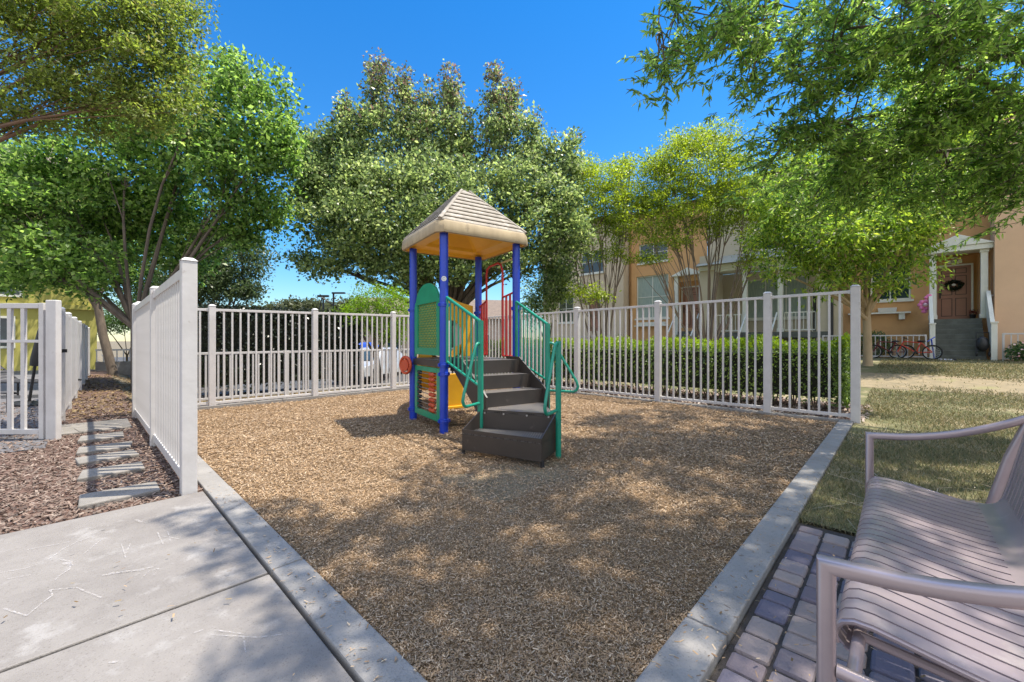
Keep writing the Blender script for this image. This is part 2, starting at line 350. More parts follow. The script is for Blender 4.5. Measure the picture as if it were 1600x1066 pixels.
sheet('hedge_bed', M_bark, 7.1, 9.2, -.17, 8.6, -.004)
sheet('lawn_strip', M_lawn, 9.2, 20.3, -.17, 18, .0)
sheet('street', M_asph, .4, 9.5, 11.5, 60, .01, 1.0)
sheet('pool_deck', M_deck, -14, -1.12, 6.3, 25, .0, 1.0)
fr = (0, 0, TH)
def yard(name, mb, m, kind='structure', bevel=0, smooth=False):
    o = mb.build(name, m, bevel=bevel, smooth=smooth); o.location = C0; o.rotation_euler = fr
    if kind: o['kind'] = kind
    return o
k = MB()   # concrete edging round the mulch, in cast lengths
def kerb_run(a0, a1, joints, fn):
    js = [a0]+[j for j in joints if a0 < j < a1]+[a1]
    for i in range(len(js)-1): fn(js[i]+.004, js[i+1]-.004)
kerb_run(0, 3.30, [1.68], lambda a, b: k.box(-.155, 0, a, b, -.15, .024))
kerb_run(3.31, 8.2, [5.0, 6.7], lambda a, b: k.box(-.155, 0, a, b, -.15, .018))
kerb_run(-.6, 6.95, [.95, 2.55, 4.15, 5.75], lambda a, b: k.box(a, b, -.165, 0-.001, -.15, .03))
kerb_run(-.16, 8.2, [1.9, 3.8, 5.7], lambda a, b: k.box(6.96, 7.1, a, b, -.15, .02))
kerb_run(-.16, 7.1, [1.9, 3.8, 5.7], lambda a, b: k.box(a, b, 8.205, 8.34, -.15, .05))
yard('kerb', k, M_kerb, bevel=.008)
p = MB()
for (u0, u1) in ((-1.64, .0), (.0, 1.675), (1.685, 3.34)):
    for v0, v1 in ((-1.84, -.17), (-3.5, -1.85), (-5.2, -3.51)):
        p.box(v0, v1, u0+.005, u1-.005, -.12, .012)
yard('pavement', p, M_conc, bevel=.006)
# chalk scribbles on the slab
M_chalk = mat('white chalk', (.62, .59, .60), (.45, .43, .43), 45, .95, detail=8, spot=(.5, .47, .44), spots=.56, spotscale=60)
def gp(px, py): Y = (H-.016)*638/(py-533); return Vector(((px-800)/638*Y, Y, .0165))
ch = MB()
def chalk(pts, wd=.012):
    P = [gp(*q) for q in pts]
    for i in range(len(P)-1):
        n_ = max(2, int((P[i+1]-P[i]).length/.04))
        for j in range(n_):
            a = P[i].lerp(P[i+1], j/n_); b = P[i].lerp(P[i+1], (j+1.0)/n_)
            d = (b-a); 
            if d.length < 1e-4: continue
            s_ = Vector((-d.y, d.x, 0)).normalized()*wd*random.uniform(.24, .30); jit = Vector((random.uniform(-.001, .001), random.uniform(-.001, .001), 0))
            ch.add([a-s_+jit, a+s_+jit, b+s_+jit, b-s_+jit], [(0, 1, 2, 3)])
for pts, wd in (([(5,951),(42,962),(62,945),(82,930),(78,922),(120,918),(138,926),(158,934)], .014), ([(74,875),(100,857),(122,846),(150,836)], .012),
                ([(92,874),(112,878),(108,890),(92,900),(86,906)], .016), ([(100,880),(111,884),(108,878)], .03), ([(42,859),(108,847)], .010), ([(0,895),(40,888),(58,882)], .010),
                ([(160,899),(200,893),(240,886)], .022), ([(170,896),(226,890)], .03), ([(190,850),(196,872)], .01), ([(196,866),(203,850)], .01), ([(246,832),(254,850)], .012), ([(262,830),(266,846)], .010),
                ([(330,992),(400,996),(440,992)], .010), ([(335,985),(380,990)], .012), ([(380,995),(384,1022)], .009), ([(160,842),(130,866)], .008), ([(210,812),(222,816)], .03),
                ([(220,905),(232,893),(248,888),(240,900)], .009), ([(170,1035),(184,1034)], .016), ([(300,990),(318,984)], .014), ([(10,905),(48,898)], .012), ([(255,838),(280,842)], .010), ([(115,826),(132,823)], .014)):
    chalk(pts, wd)
_m = M_chalk.node_tree; _n1 = nd(_m, 'ShaderNodeTexNoise'); _n1.inputs['Scale'].default_value = 55; _n1.inputs['Detail'].default_value = 6; _n1.inputs['Roughness'].default_value = .8
_c = nd(_m, 'ShaderNodeTexCoord'); _m.links.new(_c.outputs['Object'], _n1.inputs['Vector']); _r = nd(_m, 'ShaderNodeValToRGB'); _r.color_ramp.elements[0].position = .42; _r.color_ramp.elements[1].position = .62
_r.color_ramp.elements[1].color = (.5, .5, .5, 1)
_m.links.new(_n1.outputs['Fac'], _r.inputs[0]); _m.links.new(_r.outputs[0], _m.nodes['Principled BSDF'].inputs['Alpha'])
cho = ch.build('chalk_marking', M_chalk); cho['kind'] = 'structure'
# pavers
pv = MB(); nrow = 46
for ci in range(25):
    u1 = -.185-ci*.131; v = -2.6+random.uniform(0, .1)
    while v < 2.42:
        L = random.choice((.15, .15, .15, .11))
        if v+L > 2.46: break
        z = random.uniform(-.004, .004); t = random.uniform(-.003, .003)
        pv.hexa([(v+.005, u1-.126, -.05), (v+L-.005, u1-.126, -.05), (v+L-.005, u1-.004, -.05), (v+.005, u1-.004, -.05)],
                [(v+.005, u1-.126, z+t), (v+L-.005, u1-.126, z-t), (v+L-.005, u1-.004, z-t), (v+.005, u1-.004, z+t)])
        v += L
yard('paving', pv, M_paver, bevel=.015)
jb = MB(); jb.box(-2.7, 2.47, -3.55, -.17, -.06, -.012); yard('paving_bed', jb, M_sand)
# stepping stones
steps = []
for X_, Y_ in ((-3.04, 3.165), (-3.65, 3.74), (-4.13, 4.16), (-4.52, 4.53), (-5.06, 5.04), (-5.61, 5.55)):
    d_ = Vector((X_, Y_, 0))-C0; steps.append((d_.dot(UX), d_.dot(VX), .40))
nm = ['nearest stepping stone, first after the concrete slab', 'second stepping stone counted from the concrete slab', 'third stepping stone counted from the concrete slab',
      'fourth stepping stone counted from the concrete slab', 'fifth stepping stone counted from the concrete slab', 'farthest stepping stone, sixth from the concrete slab']
for (u, v, wd), lb in zip(steps, nm):
    s_ = MB(); a = .155; j = lambda: random.uniform(-.025, .025)
    q = [(-wd*.52+j(), -a+j()), (wd*.52+j(), -a+j()), (wd*.52+j(), a+j()), (-wd*.52+j(), a+j())]
    s_.hexa([(x, y, -.04) for x, y in q], [(x, y, .03) for x, y in q])
    o = s_.build('stepping_stone', M_stone, bevel=.01); o.location = F(v, u); o.rotation_euler = (0, 0, TH+random.uniform(-.05, .05))
    tag(o, lb, 'stepping stone', 'stepping stones in the bark strip')
sb = MB(); sb.box(-1.15, -.36, 7.05, 7.9, -.04, .02); yard('path_slab', sb, M_stone, bevel=.01)

# chips
def chips(name, m, pts, L, Wd, tilt=.35):
    n = len(pts); a = rng.uniform(0, 2*np.pi, n); d = np.stack([np.cos(a), np.sin(a), rng.normal(0, tilt, n)], 1); d = unit(d)
    nr = np.stack([rng.normal(0, tilt, n), rng.normal(0, tilt, n), np.ones(n)], 1); s_ = unit(np.cross(d, nr)); L = L[:, None]*.5; Wd = Wd[:, None]*.5
    v = np.empty((n, 4, 3)); t = rng.uniform(.55, 1, (n, 1))
    v[:, 0] = pts-d*L-s_*Wd; v[:, 1] = pts+d*L-s_*Wd*t; v[:, 2] = pts+d*L+s_*Wd*t; v[:, 3] = pts-d*L+s_*Wd
    return npmesh(name, v.reshape(-1, 3), np.arange(n*4).reshape(n, 4), m, kind='stuff')
def scatter(n, v0, v1, u0, u1, pw=1.6, near=1.2):
    """more of them close to where they can be told apart"""
    out = []; tot = 0
    while tot < n:
        v = rng.uniform(v0, v1, 200000); u = rng.uniform(u0, u1, 200000)
        X = C0.x+v*VX.x+u*UX.x; Y = C0.y+v*VX.y+u*UX.y
        dist = np.sqrt(X*X+Y*Y)
        keep = rng.uniform(0, 1, len(X)) < np.minimum(1, (near/np.maximum(dist, .4))**pw)
        q = np.stack([X[keep], Y[keep]], 1); out.append(q); tot += len(q)
    q = np.concatenate(out)[:n]
    return np.column_stack([q, terrain_arr(q[:, 0], q[:, 1])])
q = scatter(270000, .01, 6.95, .01, 8.2); q[:, 2] += rng.uniform(-.008, .012, len(q))+swell(q[:, 0], q[:, 1])
cd = np.hypot(q[:, 0], q[:, 1]); sc = np.clip(cd/3.0, .8, 1.8)
chips('wood_chips', L_chip, q, (.006+.024*rng.uniform(0, 1, len(q))**2.4)*sc, rng.uniform(.002, .0058, len(q))*sc, .28)
q = np.concatenate([scatter(170, -.16, .0, -.1, 3.4, .6, 2), scatter(26, -.9, -.1, -.1, 3.3, .8, 2), scatter(300, .1, 6.9, -.165, 0, .6, 2), scatter(120, .3, 2.3, -.6, -.1, .6, 2)]); q[:, 2] += .031
chips('spilled_chips', L_chip, q, rng.uniform(.008, .03, len(q)), rng.uniform(.003, .007, len(q)), .12)
q = scatter(36000, -4.2, -.17, 3.38, 12, 1.2, 3); q[:, 2] += rng.uniform(-.004, .012, len(q))
chips('bark_chips', L_bark, q, rng.uniform(.015, .05, len(q)), rng.uniform(.007, .016, len(q)))
q = scatter(9000, -1.0, 3.0, 8.4, 20, .6, 9); q[:, 2] += rng.uniform(0, .015, len(q))
chips('leaf_litter', L_lit, q, rng.uniform(.03, .07, len(q)), rng.uniform(.015, .035, len(q)), .3)
q = scatter(5200, 7.1, 9.1, -.3, 8.4, .5, 6); q[:, 2] += rng.uniform(0, .05, len(q))
chips('hedge_litter', islands('dry hedge leaf', [(.30, .22, .17), (.45, .36, .30), (.2, .14, .1), (.55, .47, .42)], .8), q, rng.uniform(.04, .09, len(q)), rng.uniform(.02, .04, len(q)), .6)
q = np.concatenate([scatter(90, -4, -.01, -.5, 3.3, .8, 3), scatter(110, -.5, 2.4, -3, -.02, .8, 2)]); q[:, 2] += .036
chips('fallen_leaves', L_lit, q, rng.uniform(.012, .03, len(q)), rng.uniform(.005, .009, len(q)), .15)
q = np.concatenate([scatter(70, 2.45, 4.2, -1.6, -.2, .3, 3), scatter(60, 2.4, 7, -4, -.2, .5, 3)]); q[:, 2] += .045
chips('fallen_twigs', islands('grey twig', [(.22, .19, .15), (.35, .30, .24), (.12, .10, .08)], .9), q, rng.uniform(.06, .28, len(q)), rng.uniform(.003, .006, len(q)), .12)
# grass
def grass(name, q, h0, h1, wd):
    n = len(q); a = rng.uniform(0, 2*np.pi, n); s_ = np.stack([np.cos(a), np.sin(a), np.zeros(n)], 1)*wd[:, None]
    lean = np.stack([rng.normal(0, .6, n), rng.normal(0, .6, n), np.ones(n)], 1)*rng.uniform(h0, h1, n)[:, None]
    v = np.empty((n, 3, 3)); v[:, 0] = q-s_; v[:, 1] = q+s_; v[:, 2] = q+lean
    return npmesh(name, v.reshape(-1, 3), np.arange(n*3).reshape(n, 3), L_grass, kind='stuff')
qa = scatter(250000, 2.43, 20, -12, -.165, 1.35, 2.2); qb = scatter(12000, -.2, 2.6, -.22, -.16, .2, 2)
d_ = np.hypot(qa[:, 0], qa[:, 1])
gv = (qa[:, 0]-C0.x)*VX.x+(qa[:, 1]-C0.y)*VX.y+.35*np.sin(qa[:, 0]*1.7)+.25*np.sin(qa[:, 0]*4.3+qa[:, 1])+rng.normal(0, .18, len(qa))
fld = np.sin(qa[:, 0]*1.3+2*np.sin(qa[:, 1]*.9))+np.sin(qa[:, 1]*1.9+1.5*np.sin(qa[:, 0]*.7))+rng.normal(0, .6, len(qa))
keep = ((gv < 11.9) | (gv > 13.9) | (rng.uniform(0, 1, len(gv)) < .03)) & (fld > -1.0)
qa = qa[keep]; d_ = d_[keep]
grass('grass', qa, .02, .06, np.clip(d_*.0007, .0018, .012))

# ------------------------------------------------------------------ fences
def fence(name, label, origin, rz, posts, z0, z1, pitch, pw=.028, postw=.10, zb=0, rail=.045, cap=True, midz=None, hpost=.05, m=None, cat='fence', group=None):
    """local +y runs along the fence; z0/z1 = top height at start / end"""
    m = m or M_white
    t = thing(name, label, cat, origin, rz, group); L = posts[-1]-posts[0]; y0 = posts[0]
    top = lambda y: z0+(z1-z0)*(y-y0)/L
    pm = None; pk = None
    for i, y in enumerate(posts):
        q = MB(); h = top(y)+hpost; w_ = postw/2
        q.box(-w_, w_, -w_, w_, -.1, h)
        if cap:
            q.hexa([(-w_-.008,-w_-.008,h),(w_+.008,-w_-.008,h),(w_+.008,w_+.008,h),(-w_-.008,w_+.008,h)], [(-w_*.55,-w_*.55,h+.028),(w_*.55,-w_*.55,h+.028),(w_*.55,w_*.55,h+.028),(-w_*.55,w_*.55,h+.028)])
        q.build('post', m, t, bevel=.006).location = (0, y, 0)
    def rl(zf, nm='rail', hh=rail):
        q = MB()
        for i in range(len(posts)-1):
            a, b = posts[i]+postw/2, posts[i+1]-postw/2
            q.beam((0, a, zf(a)), (0, b, zf(b)), .04, hh)
            for e_ in (a, b): q.box(-.027, .027, e_-.03, e_+.03, zf(e_)-hh/2-.008, zf(e_)+hh/2+.006)
        q.build(nm, m, t, bevel=.004)
    rl(lambda y: top(y)-.02); rl(lambda y: .09+zb)
    if midz: rl(lambda y: midz, 'mid_rail')
    proto = {}
    for i in range(len(posts)-1):
        a, b = posts[i]+postw/2, posts[i+1]-postw/2; n_ = max(1, round((b-a)/pitch))
        for j in range(1, n_):
            y = a+(b-a)*j/n_; hh = round(top(y)-.02, 2)
            if hh not in proto:
                q = MB(); q.box(-pw/2, pw/2, -pw/2, pw/2, .09+zb, hh); o = q.build('picket', m, t); o.location = (0, y, 0); proto[hh] = o
            else: part_copy(proto[hh], t, (0, y, 0), False)
    return t
# right-hand fence, local +y = +u
fence('metal_fence', 'long white picket fence in front of the clipped green hedge, beside the lawn', F(7.03, 0), TH, [-.18, .94, 2.82, 4.74, 6.65, 8.12], 1.95, 1.88, .125, zb=.0, postw=.11)
# far fence, local +y = +v
fence('metal_fence', 'white picket fence along the back of the playground, before the dark hedge', F(0, 8.26), TH-math.pi/2, [-.2, .76, 2.53, 4.36, 6.05, 6.92], 1.76, 1.88, .125)
fence('metal_fence', 'tall white fence section ending at the concrete slab, beside the stepping stones', F(-.25, 0), TH, [3.42, 5.55, 8.05], 1.78, 1.72, .125, hpost=.05, pw=.032, rail=.085)
fence('patio_fence', 'low white patio fence behind the back picket fence, beside the dark hedge', F(0, 8.95), TH-math.pi/2, [.55, 2.2, 3.9, 5.6, 7.2], .98, 1.0, .10, pw=.03, postw=.08, cap=False, hpost=.0)
# pool fence
gp0 = Vector((-5.62, 4.95, 0)); a_ = math.atan2(-.7026, .7116)
pf = fence('pool_fence', 'white pool fence running away beside the bark strip to the yellow building', gp0, math.atan2(.7026, .7116), [.55, 1.7, 3.2, 5.0, 7.0, 9.0, 11.0, 13.0], 1.66, 1.62, .115, pw=.05, postw=.10, hpost=.03)
gt = thing('pool_gate', 'white pool gate with wide bars beside its thick white post', 'gate', (-7.0, 5.0, 0), 0)
q = MB(); q.box(1.32, 1.45, -.035, .035, -.1, 1.70); q.build('post', M_white, gt, bevel=.01)
q = MB(); q.box(-1.2, 1.219, -.022, .022, 1.60, 1.66); q.box(-1.2, 1.219, -.022, .022, .06, .12); q.box(-1.2, 1.219, -.018, .018, 1.18, 1.215)
q.box(1.22, 1.28, -.02, .02, .0, 1.665); q.box(-1.2, -1.15, -.022, .022, .0, 1.66); q.build('gate_frame', M_white, gt, bevel=.004)
pr = None
for i in range(14):
    x = 1.02-i*.165
    if pr is None: q = MB(); q.box(-.024, .024, -.015, .015, .12, 1.60); pr = q.build('bar', M_white, gt); pr.location = (x, 0, 0)
    else: part_copy(pr, gt, (x, 0, 0))
q = MB(); q.box(-.05, .03, .01, .05, -.02, .03); q.box(-.12, -.04, .03, .045, -.008, .012); q.build('latch', M_black, pf, loc=(.05, 1.45, 1.05))

# ------------------------------------------------------------------ playground
PA = math.atan2(.553, .833)
PC = Vector((-.741, 6.224, 0))
pg = thing('playground_set', 'small playground tower with tan pyramid roof, blue posts and brown steps', 'playground', PC, PA)
def pl(X, Y, z=0):
    d = Vector((X, Y, 0))-PC; return Vector((d.x*math.cos(PA)+d.y*math.sin(PA), -d.x*math.sin(PA)+d.y*math.cos(PA), z))
S = .58
for i, (x, y) in enumerate(((-S, -S), (S, -S), (-S, S), (S, S))):
    q = MB(); q.cyl((0, 0, -.1), (0, 0, 2.64), .057, 20); po = q.build('post', M_blue, pg, True, loc=(x, y, 0))
    for z in (.14, .76, .885, 1.68):
        q = MB(); q.tube([(0, 0, z-.03), (0, 0, z-.026), (0, 0, z+.026), (0, 0, z+.03)], [.058, .066, .066, .058], 20); q.torus((0, 0, z), (0, 0, 1), .066, .006, 20, 6)
        q.box(.05, .082, -.014, .014, z-.02, z+.02); q.box(-.082, -.05, -.014, .014, z-.02, z+.02)
        q.build('collar', M_blue, po, True)
    if i == 0:
        a0 = math.atan2(-5.42, .903)-PA; dv = Vector((math.cos(a0), math.sin(a0), 0)); tv = Vector((-dv.y, dv.x, 0))
        q = MB(); 
        for rr, off in ((.034, .0),):
            n_ = 24; c = Vector((0, 0, 2.02)); ring = []
            for j in range(n_):
                t = 2*math.pi*j/n_; lx = rr*math.cos(t); ang = lx/.057
                ring.append(Vector((0, 0, 2.02+rr*math.sin(t)))+(dv*math.cos(ang)+tv*math.sin(ang))*.0595)
            q.add(ring+[c+dv*.0595], [(j, (j+1) % n_, n_) for j in range(n_)])
        stk = q.build('sticker', M_plaque, po)
        q = MB(); arc = []
        for j in range(14):
            t = R(50+j*20); lx = .017*math.cos(t); ang = lx/.057
            arc.append(Vector((0, 0, 2.02+.017*math.sin(t)))+(dv*math.cos(ang)+tv*math.sin(ang))*.0605)
        q.tube(arc, .0028, 6); q.build('sticker_mark', mat('sticker ink', (.25, .4, .6), None, 3, .5), po)
# roof
E = .735; zE, zF, zA = 2.615, 2.775, 3.46
def sqr(h, z, c=.10):
    c *= h; return [(-h+c, -h, z), (h-c, -h, z), (h, -h+c, z), (h, h-c, z), (h-c, h, z), (-h+c, h, z), (-h, h-c, z), (-h, -h+c, z)]
def lofts(rings, close_top=True):
    q = MB(); n = len(rings[0]); vs = [v for r_ in rings for v in r_]; fs = []
    for i in range(len(rings)-1):
        for j in range(n): fs.append((i*n+j, i*n+(j+1) % n, (i+1)*n+(j+1) % n, (i+1)*n+j))
    if close_top: fs.append(tuple((len(rings)-1)*n+j for j in range(n)))
    return q.add(vs, fs)
rings = []; nC = 9
hh = lambda t: (E-.02)*(1-t)+.075*t
for i in range(nC):
    t0, t1 = i/nC, (i+1)/nC
    rings += [sqr(hh(t0)+(.015 if i else 0), zF+(zA-zF)*t0), sqr(hh(t0)+(.013 if i else 0)-.004, zF+(zA-zF)*t0+.016), sqr(hh(t1)-.004, zF+(zA-zF)*t1)]
rings.append(sqr(.06, zA+.004)); 
roof = lofts(rings).build('roof', M_roof, pg)
q = lofts([sqr(E-.03, zE-.002, .12), sqr(E, zE, .12), sqr(E+.006, zE+.03, .12), sqr(E-.004, zF-.025, .12), sqr(E-.02, zF+.002, .12)], False); q.build('fascia', M_fascia, roof, True)
q = MB()
for sx, sy in ((1,1),(1,-1),(-1,1),(-1,-1)):
    a = Vector((sx*(E-.055), sy*(E-.055), zF+.012)); b = Vector((sx*.06, sy*.06, zA+.012)); q.tube([a, b], [.030, .020], 6, flat=1.2)
q.tube([(0, 0, zA-.02), (0, 0, zA+.022)], [.085, .05], 8); q.build('hip_cap', M_roof, roof, True)
q = lofts([sqr(E-.012, zE+.004), sqr(E-.06, zE+.01), sqr(E-.10, zE+.05), sqr(.45, zE+.065), sqr(.42, zE+.11), sqr(.05, zE+.30)]); q.build('ceiling', M_yel, roof)
# deck
q = MB(); q.box(-S+.03, S-.03, -S+.03, S-.03, .925, .94); q.build('deck', M_perf, pg)
q = MB()
for a in (-1, 1): q.box(-S+.05, S-.05, a*S-.022, a*S+.022, .84, .935); q.box(a*S-.022, a*S+.022, -S+.05, S-.05, .84, .93)
q.build('deck_frame', M_brown, pg, bevel=.004)
# lattice panel on the left face (x = -S)
arch = [(-.46, 1.00), (.46, 1.00), (.46, 1.72)]+[(.44*math.cos(t), 1.72+.31*math.sin(t)**.8) for t in np.linspace(.12, math.pi-.12, 13)]+[(-.46, 1.72)]
lp = MB(); fn = lambda a, b, t: (t, a, b)
# frame pieces leave a window 0.78 x 0.68 that the lattice fills
y0, y1, z0, z1 = -.36, .36, 1.10, 1.74
fx0, fx1 = -S-.018, -S+.018
lp.box(fx0, fx1, -.46, y0, 1.0, z1); lp.box(fx0, fx1, y1, .46, 1.0, z1); lp.box(fx0, fx1, y0, y1, 1.0, z0)
lp.prism([(-.46, z1), (.46, z1), (.46, 1.76)]+[(.42*math.cos(t), 1.76+.27*math.sin(t)) for t in np.linspace(.15, math.pi-.15, 13)]+[(-.46, 1.76)], fn, fx0, fx1)
lpo = lp.build('lattice_panel', M_green, pg, bevel=.004)
la = MB(); n_ = 9
for i in range(-n_, n_*2):
    for s_ in (1, -1):
        pts = []
        for t in np.linspace(0, 1, 161):
            yy = y0+(y1-y0)*t; zz = z0+(i/n_)*(z1-z0)*1.0+s_*(t-.5)*.9+.2
            if z0 <= zz <= z1: pts.append((-S+s_*.003, yy, zz))
        if len(pts) > 1: la.beam(pts[0], pts[-1], .011, .004, (1, 0, 0))
la.build('lattice', M_green, lpo)
q = MB(); q.box(-S+.008, -S+.014, y0-.005, y1+.005, z0-.005, z1+.005); q.build('backing', mat('bright yellow plastic', (.85, .55, .03), None, 3, .45), lpo)
q = MB()
for y in (-.48, .48): q.cyl((-S, y, .96), (-S, y, 1.72), .016, 8)
q.build('bracket', M_green2, lpo, True)
# abacus panel
ab = MB(); zb0, zb1 = .10, .83; yb = .47
ab.box(fx0, fx1, -yb, -yb+.10, zb0, zb1); ab.box(fx0, fx1, yb-.10, yb, zb0, zb1); ab.box(fx0, fx1, -yb+.10, yb-.10, zb0, zb0+.085); ab.box(fx0, fx1, -yb+.10, yb-.10, zb1-.07, zb1)
abo = ab.build('abacus_panel', M_green, pg, bevel=.005)
rod = bead = blk = None
for i in range(8):
    z = zb0+.125+i*.072
    if rod is None: q = MB(); q.cyl((-S, -yb+.09, 0), (-S, yb-.09, 0), .007, 8); rod = q.build('rod', M_steel, abo, True); rod.location = (0, 0, z)
    else: part_copy(rod, abo, (0, 0, z))
    for y, mm in ((-.22, M_orange), (-.14, M_orange), (.30, M_black)):
        q = MB(); q.tube([(-S, y-.042, 0), (-S, y-.028, 0), (-S, y+.028, 0), (-S, y+.042, 0)], [.012, .031, .031, .012], 10)
        q.build('bead', mm, abo, True).location = (0, 0, z)
# steering wheel
ax = Vector((-.954, -.30, 0)); pc = Vector((-S, S, .83)); wc = pc+ax*.145
q = MB(); q.torus(wc, ax, .125, .022, 28, 10)
side = ax.cross(Vector((0, 0, 1)))
for t in (90, 210, 330): d = side*math.cos(R(t))+Vector((0, 0, 1))*math.sin(R(t)); q.beam(wc, wc+d*.125, .03, .02, ax)
q.cyl(wc-ax*.02, wc+ax*.02, .09, 20)
sw = q.build('steering_wheel', M_orange, pg, True)
q = MB(); q.cyl(pc+ax*.04, wc-ax*.02, .022, 12); q.build('hub_shaft', M_black, sw, True)
# slide on the back-left face (y = +S)
sp_ = MB()
out = [(-.48, .94), (.48, .94), (.48, 1.80), (.36, 1.82), (.2, 1.86), (.02, 1.94), (-.16, 1.97), (-.34, 1.93), (-.48, 1.86)]
hole = [(-.26, .95), (.26, .95), (.26, 1.40), (.16, 1.52), (-.16, 1.52), (-.26, 1.40)]
fy = lambda a, b, t: (a, t, b)
sp_.prism([(-.48, .94), (-.27, .94), (-.27, 1.42), (-.14, 1.54), (-.14, 1.97), (-.34, 1.93), (-.48, 1.86)], fy, S, S+.05)
sp_.prism([(.27, .94), (.48, .94), (.48, 1.80), (.36, 1.82), (.2, 1.86), (.14, 1.89), (.14, 1.54), (.27, 1.42)], fy, S, S+.05)
sp_.prism([(-.14, 1.54), (.14, 1.54), (.14, 1.89), (.02, 1.94), (-.14, 1.97)], fy, S, S+.05)
sl_ = sp_.build('slide', M_yel, pg, bevel=.01)
path = [(0, S+.03, .94), (0, .85, .90), (.02, 1.15, .72), (.08, 1.5, .48), (.2, 1.85, .30), (.36, 2.1, .24), (.5, 2.25, .23)]
q = MB(); prof = [(-.30, .20), (-.28, .21), (-.24, .05), (-.15, 0), (.15, 0), (.24, .05), (.28, .21), (.30, .20), (.26, .02), (.16, -.03), (-.16, -.03), (-.26, .02)]
rg = []
for i, c in enumerate(path):
    a = Vector(path[max(0, i-1)]); b = Vector(path[min(len(path)-1, i+1)]); d = (b-a).normalized(); s_ = d.cross(Vector((0, 0, 1))).normalized(); u_ = s_.cross(d)
    rg.append([tuple(Vector(c)+s_*x+u_*z) for x, z in prof])
vs = [v for r_ in rg for v in r_]; n_ = len(prof)
q.add(vs, [(i*n_+j, (i+1)*n_+j, (i+1)*n_+(j+1) % n_, i*n_+(j+1) % n_) for i in range(len(rg)-1) for j in range(n_)]); q.build('chute', M_yel, sl_, True)
q = MB(); q.box(.1, .5, 1.0, 1.06, 0, .62); q.box(.1, .5, .98, 1.08, .0, .05); q.build('support', M_yel, sl_, bevel=.01)
# red gate on the back-right face (x = +S)
rgm = MB()
def rbar(y0, y1, za, zb_):
    rgm.tube([(S, y0, .97), (S, y1, .97)], .014, 8); rgm.tube([(S, y0, za), (S, y1, zb_)], .015, 8)
    for t in np.linspace(0, 1, 4): yy = y0+(y1-y0)*t; rgm.cyl((S, yy, .97), (S, yy, za+(zb_-za)*t), .019, 8)
rbar(.54, .30, 1.78, 1.87); rbar(-.20, -.52, 1.88, 1.93)
rg_ = rgm.build('red_gate', M_red, pg, True)
q = MB()
for yy in (.30, .235): pass
q.tube([(S+.0, .30, 1.0), (S, .30, 2.30), (S-.01, .26, 2.38), (S-.02, .18, 2.41), (S-.02, -.08, 2.43), (S-.01, -.16, 2.40), (S, -.20, 2.30), (S, -.20, 1.0)], .017, 10)
q.build('grab_hoop', M_red, rg_, True)
q = MB(); q.cyl((S, -.14, 2.42), (S, -S, 2.44), .014, 8); q.build('cross_bar', mat('pale yellow bar', (.6, .5, .25), None, 3, .5), pg, True)
# stairs (local -y is downhill)
st = thing('staircase', None, None); st.parent = pg
x0, x1 = -.46, .42
treads = [(-S-.32, .94), (-S-.57, .76), (-S-.83, .58)]
yprev = -S+.03
for (yy, z) in treads:
    q = MB(); q.box(x0, x1, yy, yprev+.02, z-.012, z); q.build('tread', M_perf, st)
    q = MB(); q.box(x0, x1, yy-.008, yy, z-.17, z+.002); q.build('riser', M_brown, st)
    yprev = yy
q = MB()
for x in (x0-.02, x1):
    poly = [(-S+.02, .98), (-S-.30, .98), (-S-.86, .62), (-S-.95, .55), (-S-.95, .30), (-S-.80, .30), (-S-.1, .80), (-S+.02, .80)]
    q.prism(poly, lambda a, b, t: (t, a, b), x, x+.02)
q.build('stringer', M_brown, st)
bl, br, fl, frt = pl(-.355, 4.62), pl(.466, 4.33), pl(-.534, 4.37), pl(.282, 3.93)
w0, w1 = Vector((x0, -S-.83, 0)), Vector((x1, -S-.83, 0))
def zz(v, z): return (v.x, v.y, z)
q = MB(); q.hexa([zz(w0, .395), zz(bl, .395), zz(br, .395), zz(w1, .395)], [zz(w0, .41), zz(bl, .41), zz(br, .41), zz(w1, .41)]); q.build('tread', M_perf, st)
q = MB(); q.hexa([zz(w1, .24), zz(br, .05), zz(br+Vector((.012, .012, 0)), .05), zz(w1+Vector((.012, .012, 0)), .24)], [zz(w1, .41), zz(br, .41), zz(br+Vector((.012, .012, 0)), .41), zz(w1+Vector((.012, .012, 0)), .41)]); q.build('side_plate', M_brown, st)
def plate(a, b, za0, za1, zb0_, zb1_, th=.012):
    d = (b-a).normalized(); s_ = Vector((-d.y, d.x, 0))*th
    return [zz(a, za0), zz(b, zb0_), zz(b+s_, zb0_), zz(a+s_, za0)], [zz(a, za1), zz(b, zb1_), zz(b+s_, zb1_), zz(a+s_, za1)]
lower = MB()
lower.hexa(*plate(fl, frt, .035, .255, .035, .255)); lower.hexa(*plate(bl, br, .035, .425, .035, .425))
lower.hexa(*plate(bl, fl, .035, .425, .035, .252)); lower.hexa(*plate(frt, br, .035, .252, .035, .425))
lb = lower.build('step_box', M_brown, st)
q = MB(); q.hexa([zz(fl, .205), zz(frt, .205), zz(br, .205), zz(bl, .205)], [zz(fl, .217), zz(frt, .217), zz(br, .217), zz(bl, .217)]); q.build('tread', M_perf, lb)
q = MB()
for t in (.06, .32, .63, .91):
    c = bl.lerp(br, t); d = (br-bl).normalized(); nrm = Vector((d.y, -d.x, 0)); c2 = Vector((c.x, c.y, .39)); q.cyl(c2-nrm*.002, c2+nrm*.008, .010, 10)
q.build('bolt', M_steel, lb, True)
q = MB()
for c in (frt, fl): 
    c2 = c.lerp(br if c is frt else bl, .06); q.box(c2.x-.015, c2.x+.015, c2.y-.015, c2.y+.015, -.05, .04)
q.build('foot', M_black, lb)
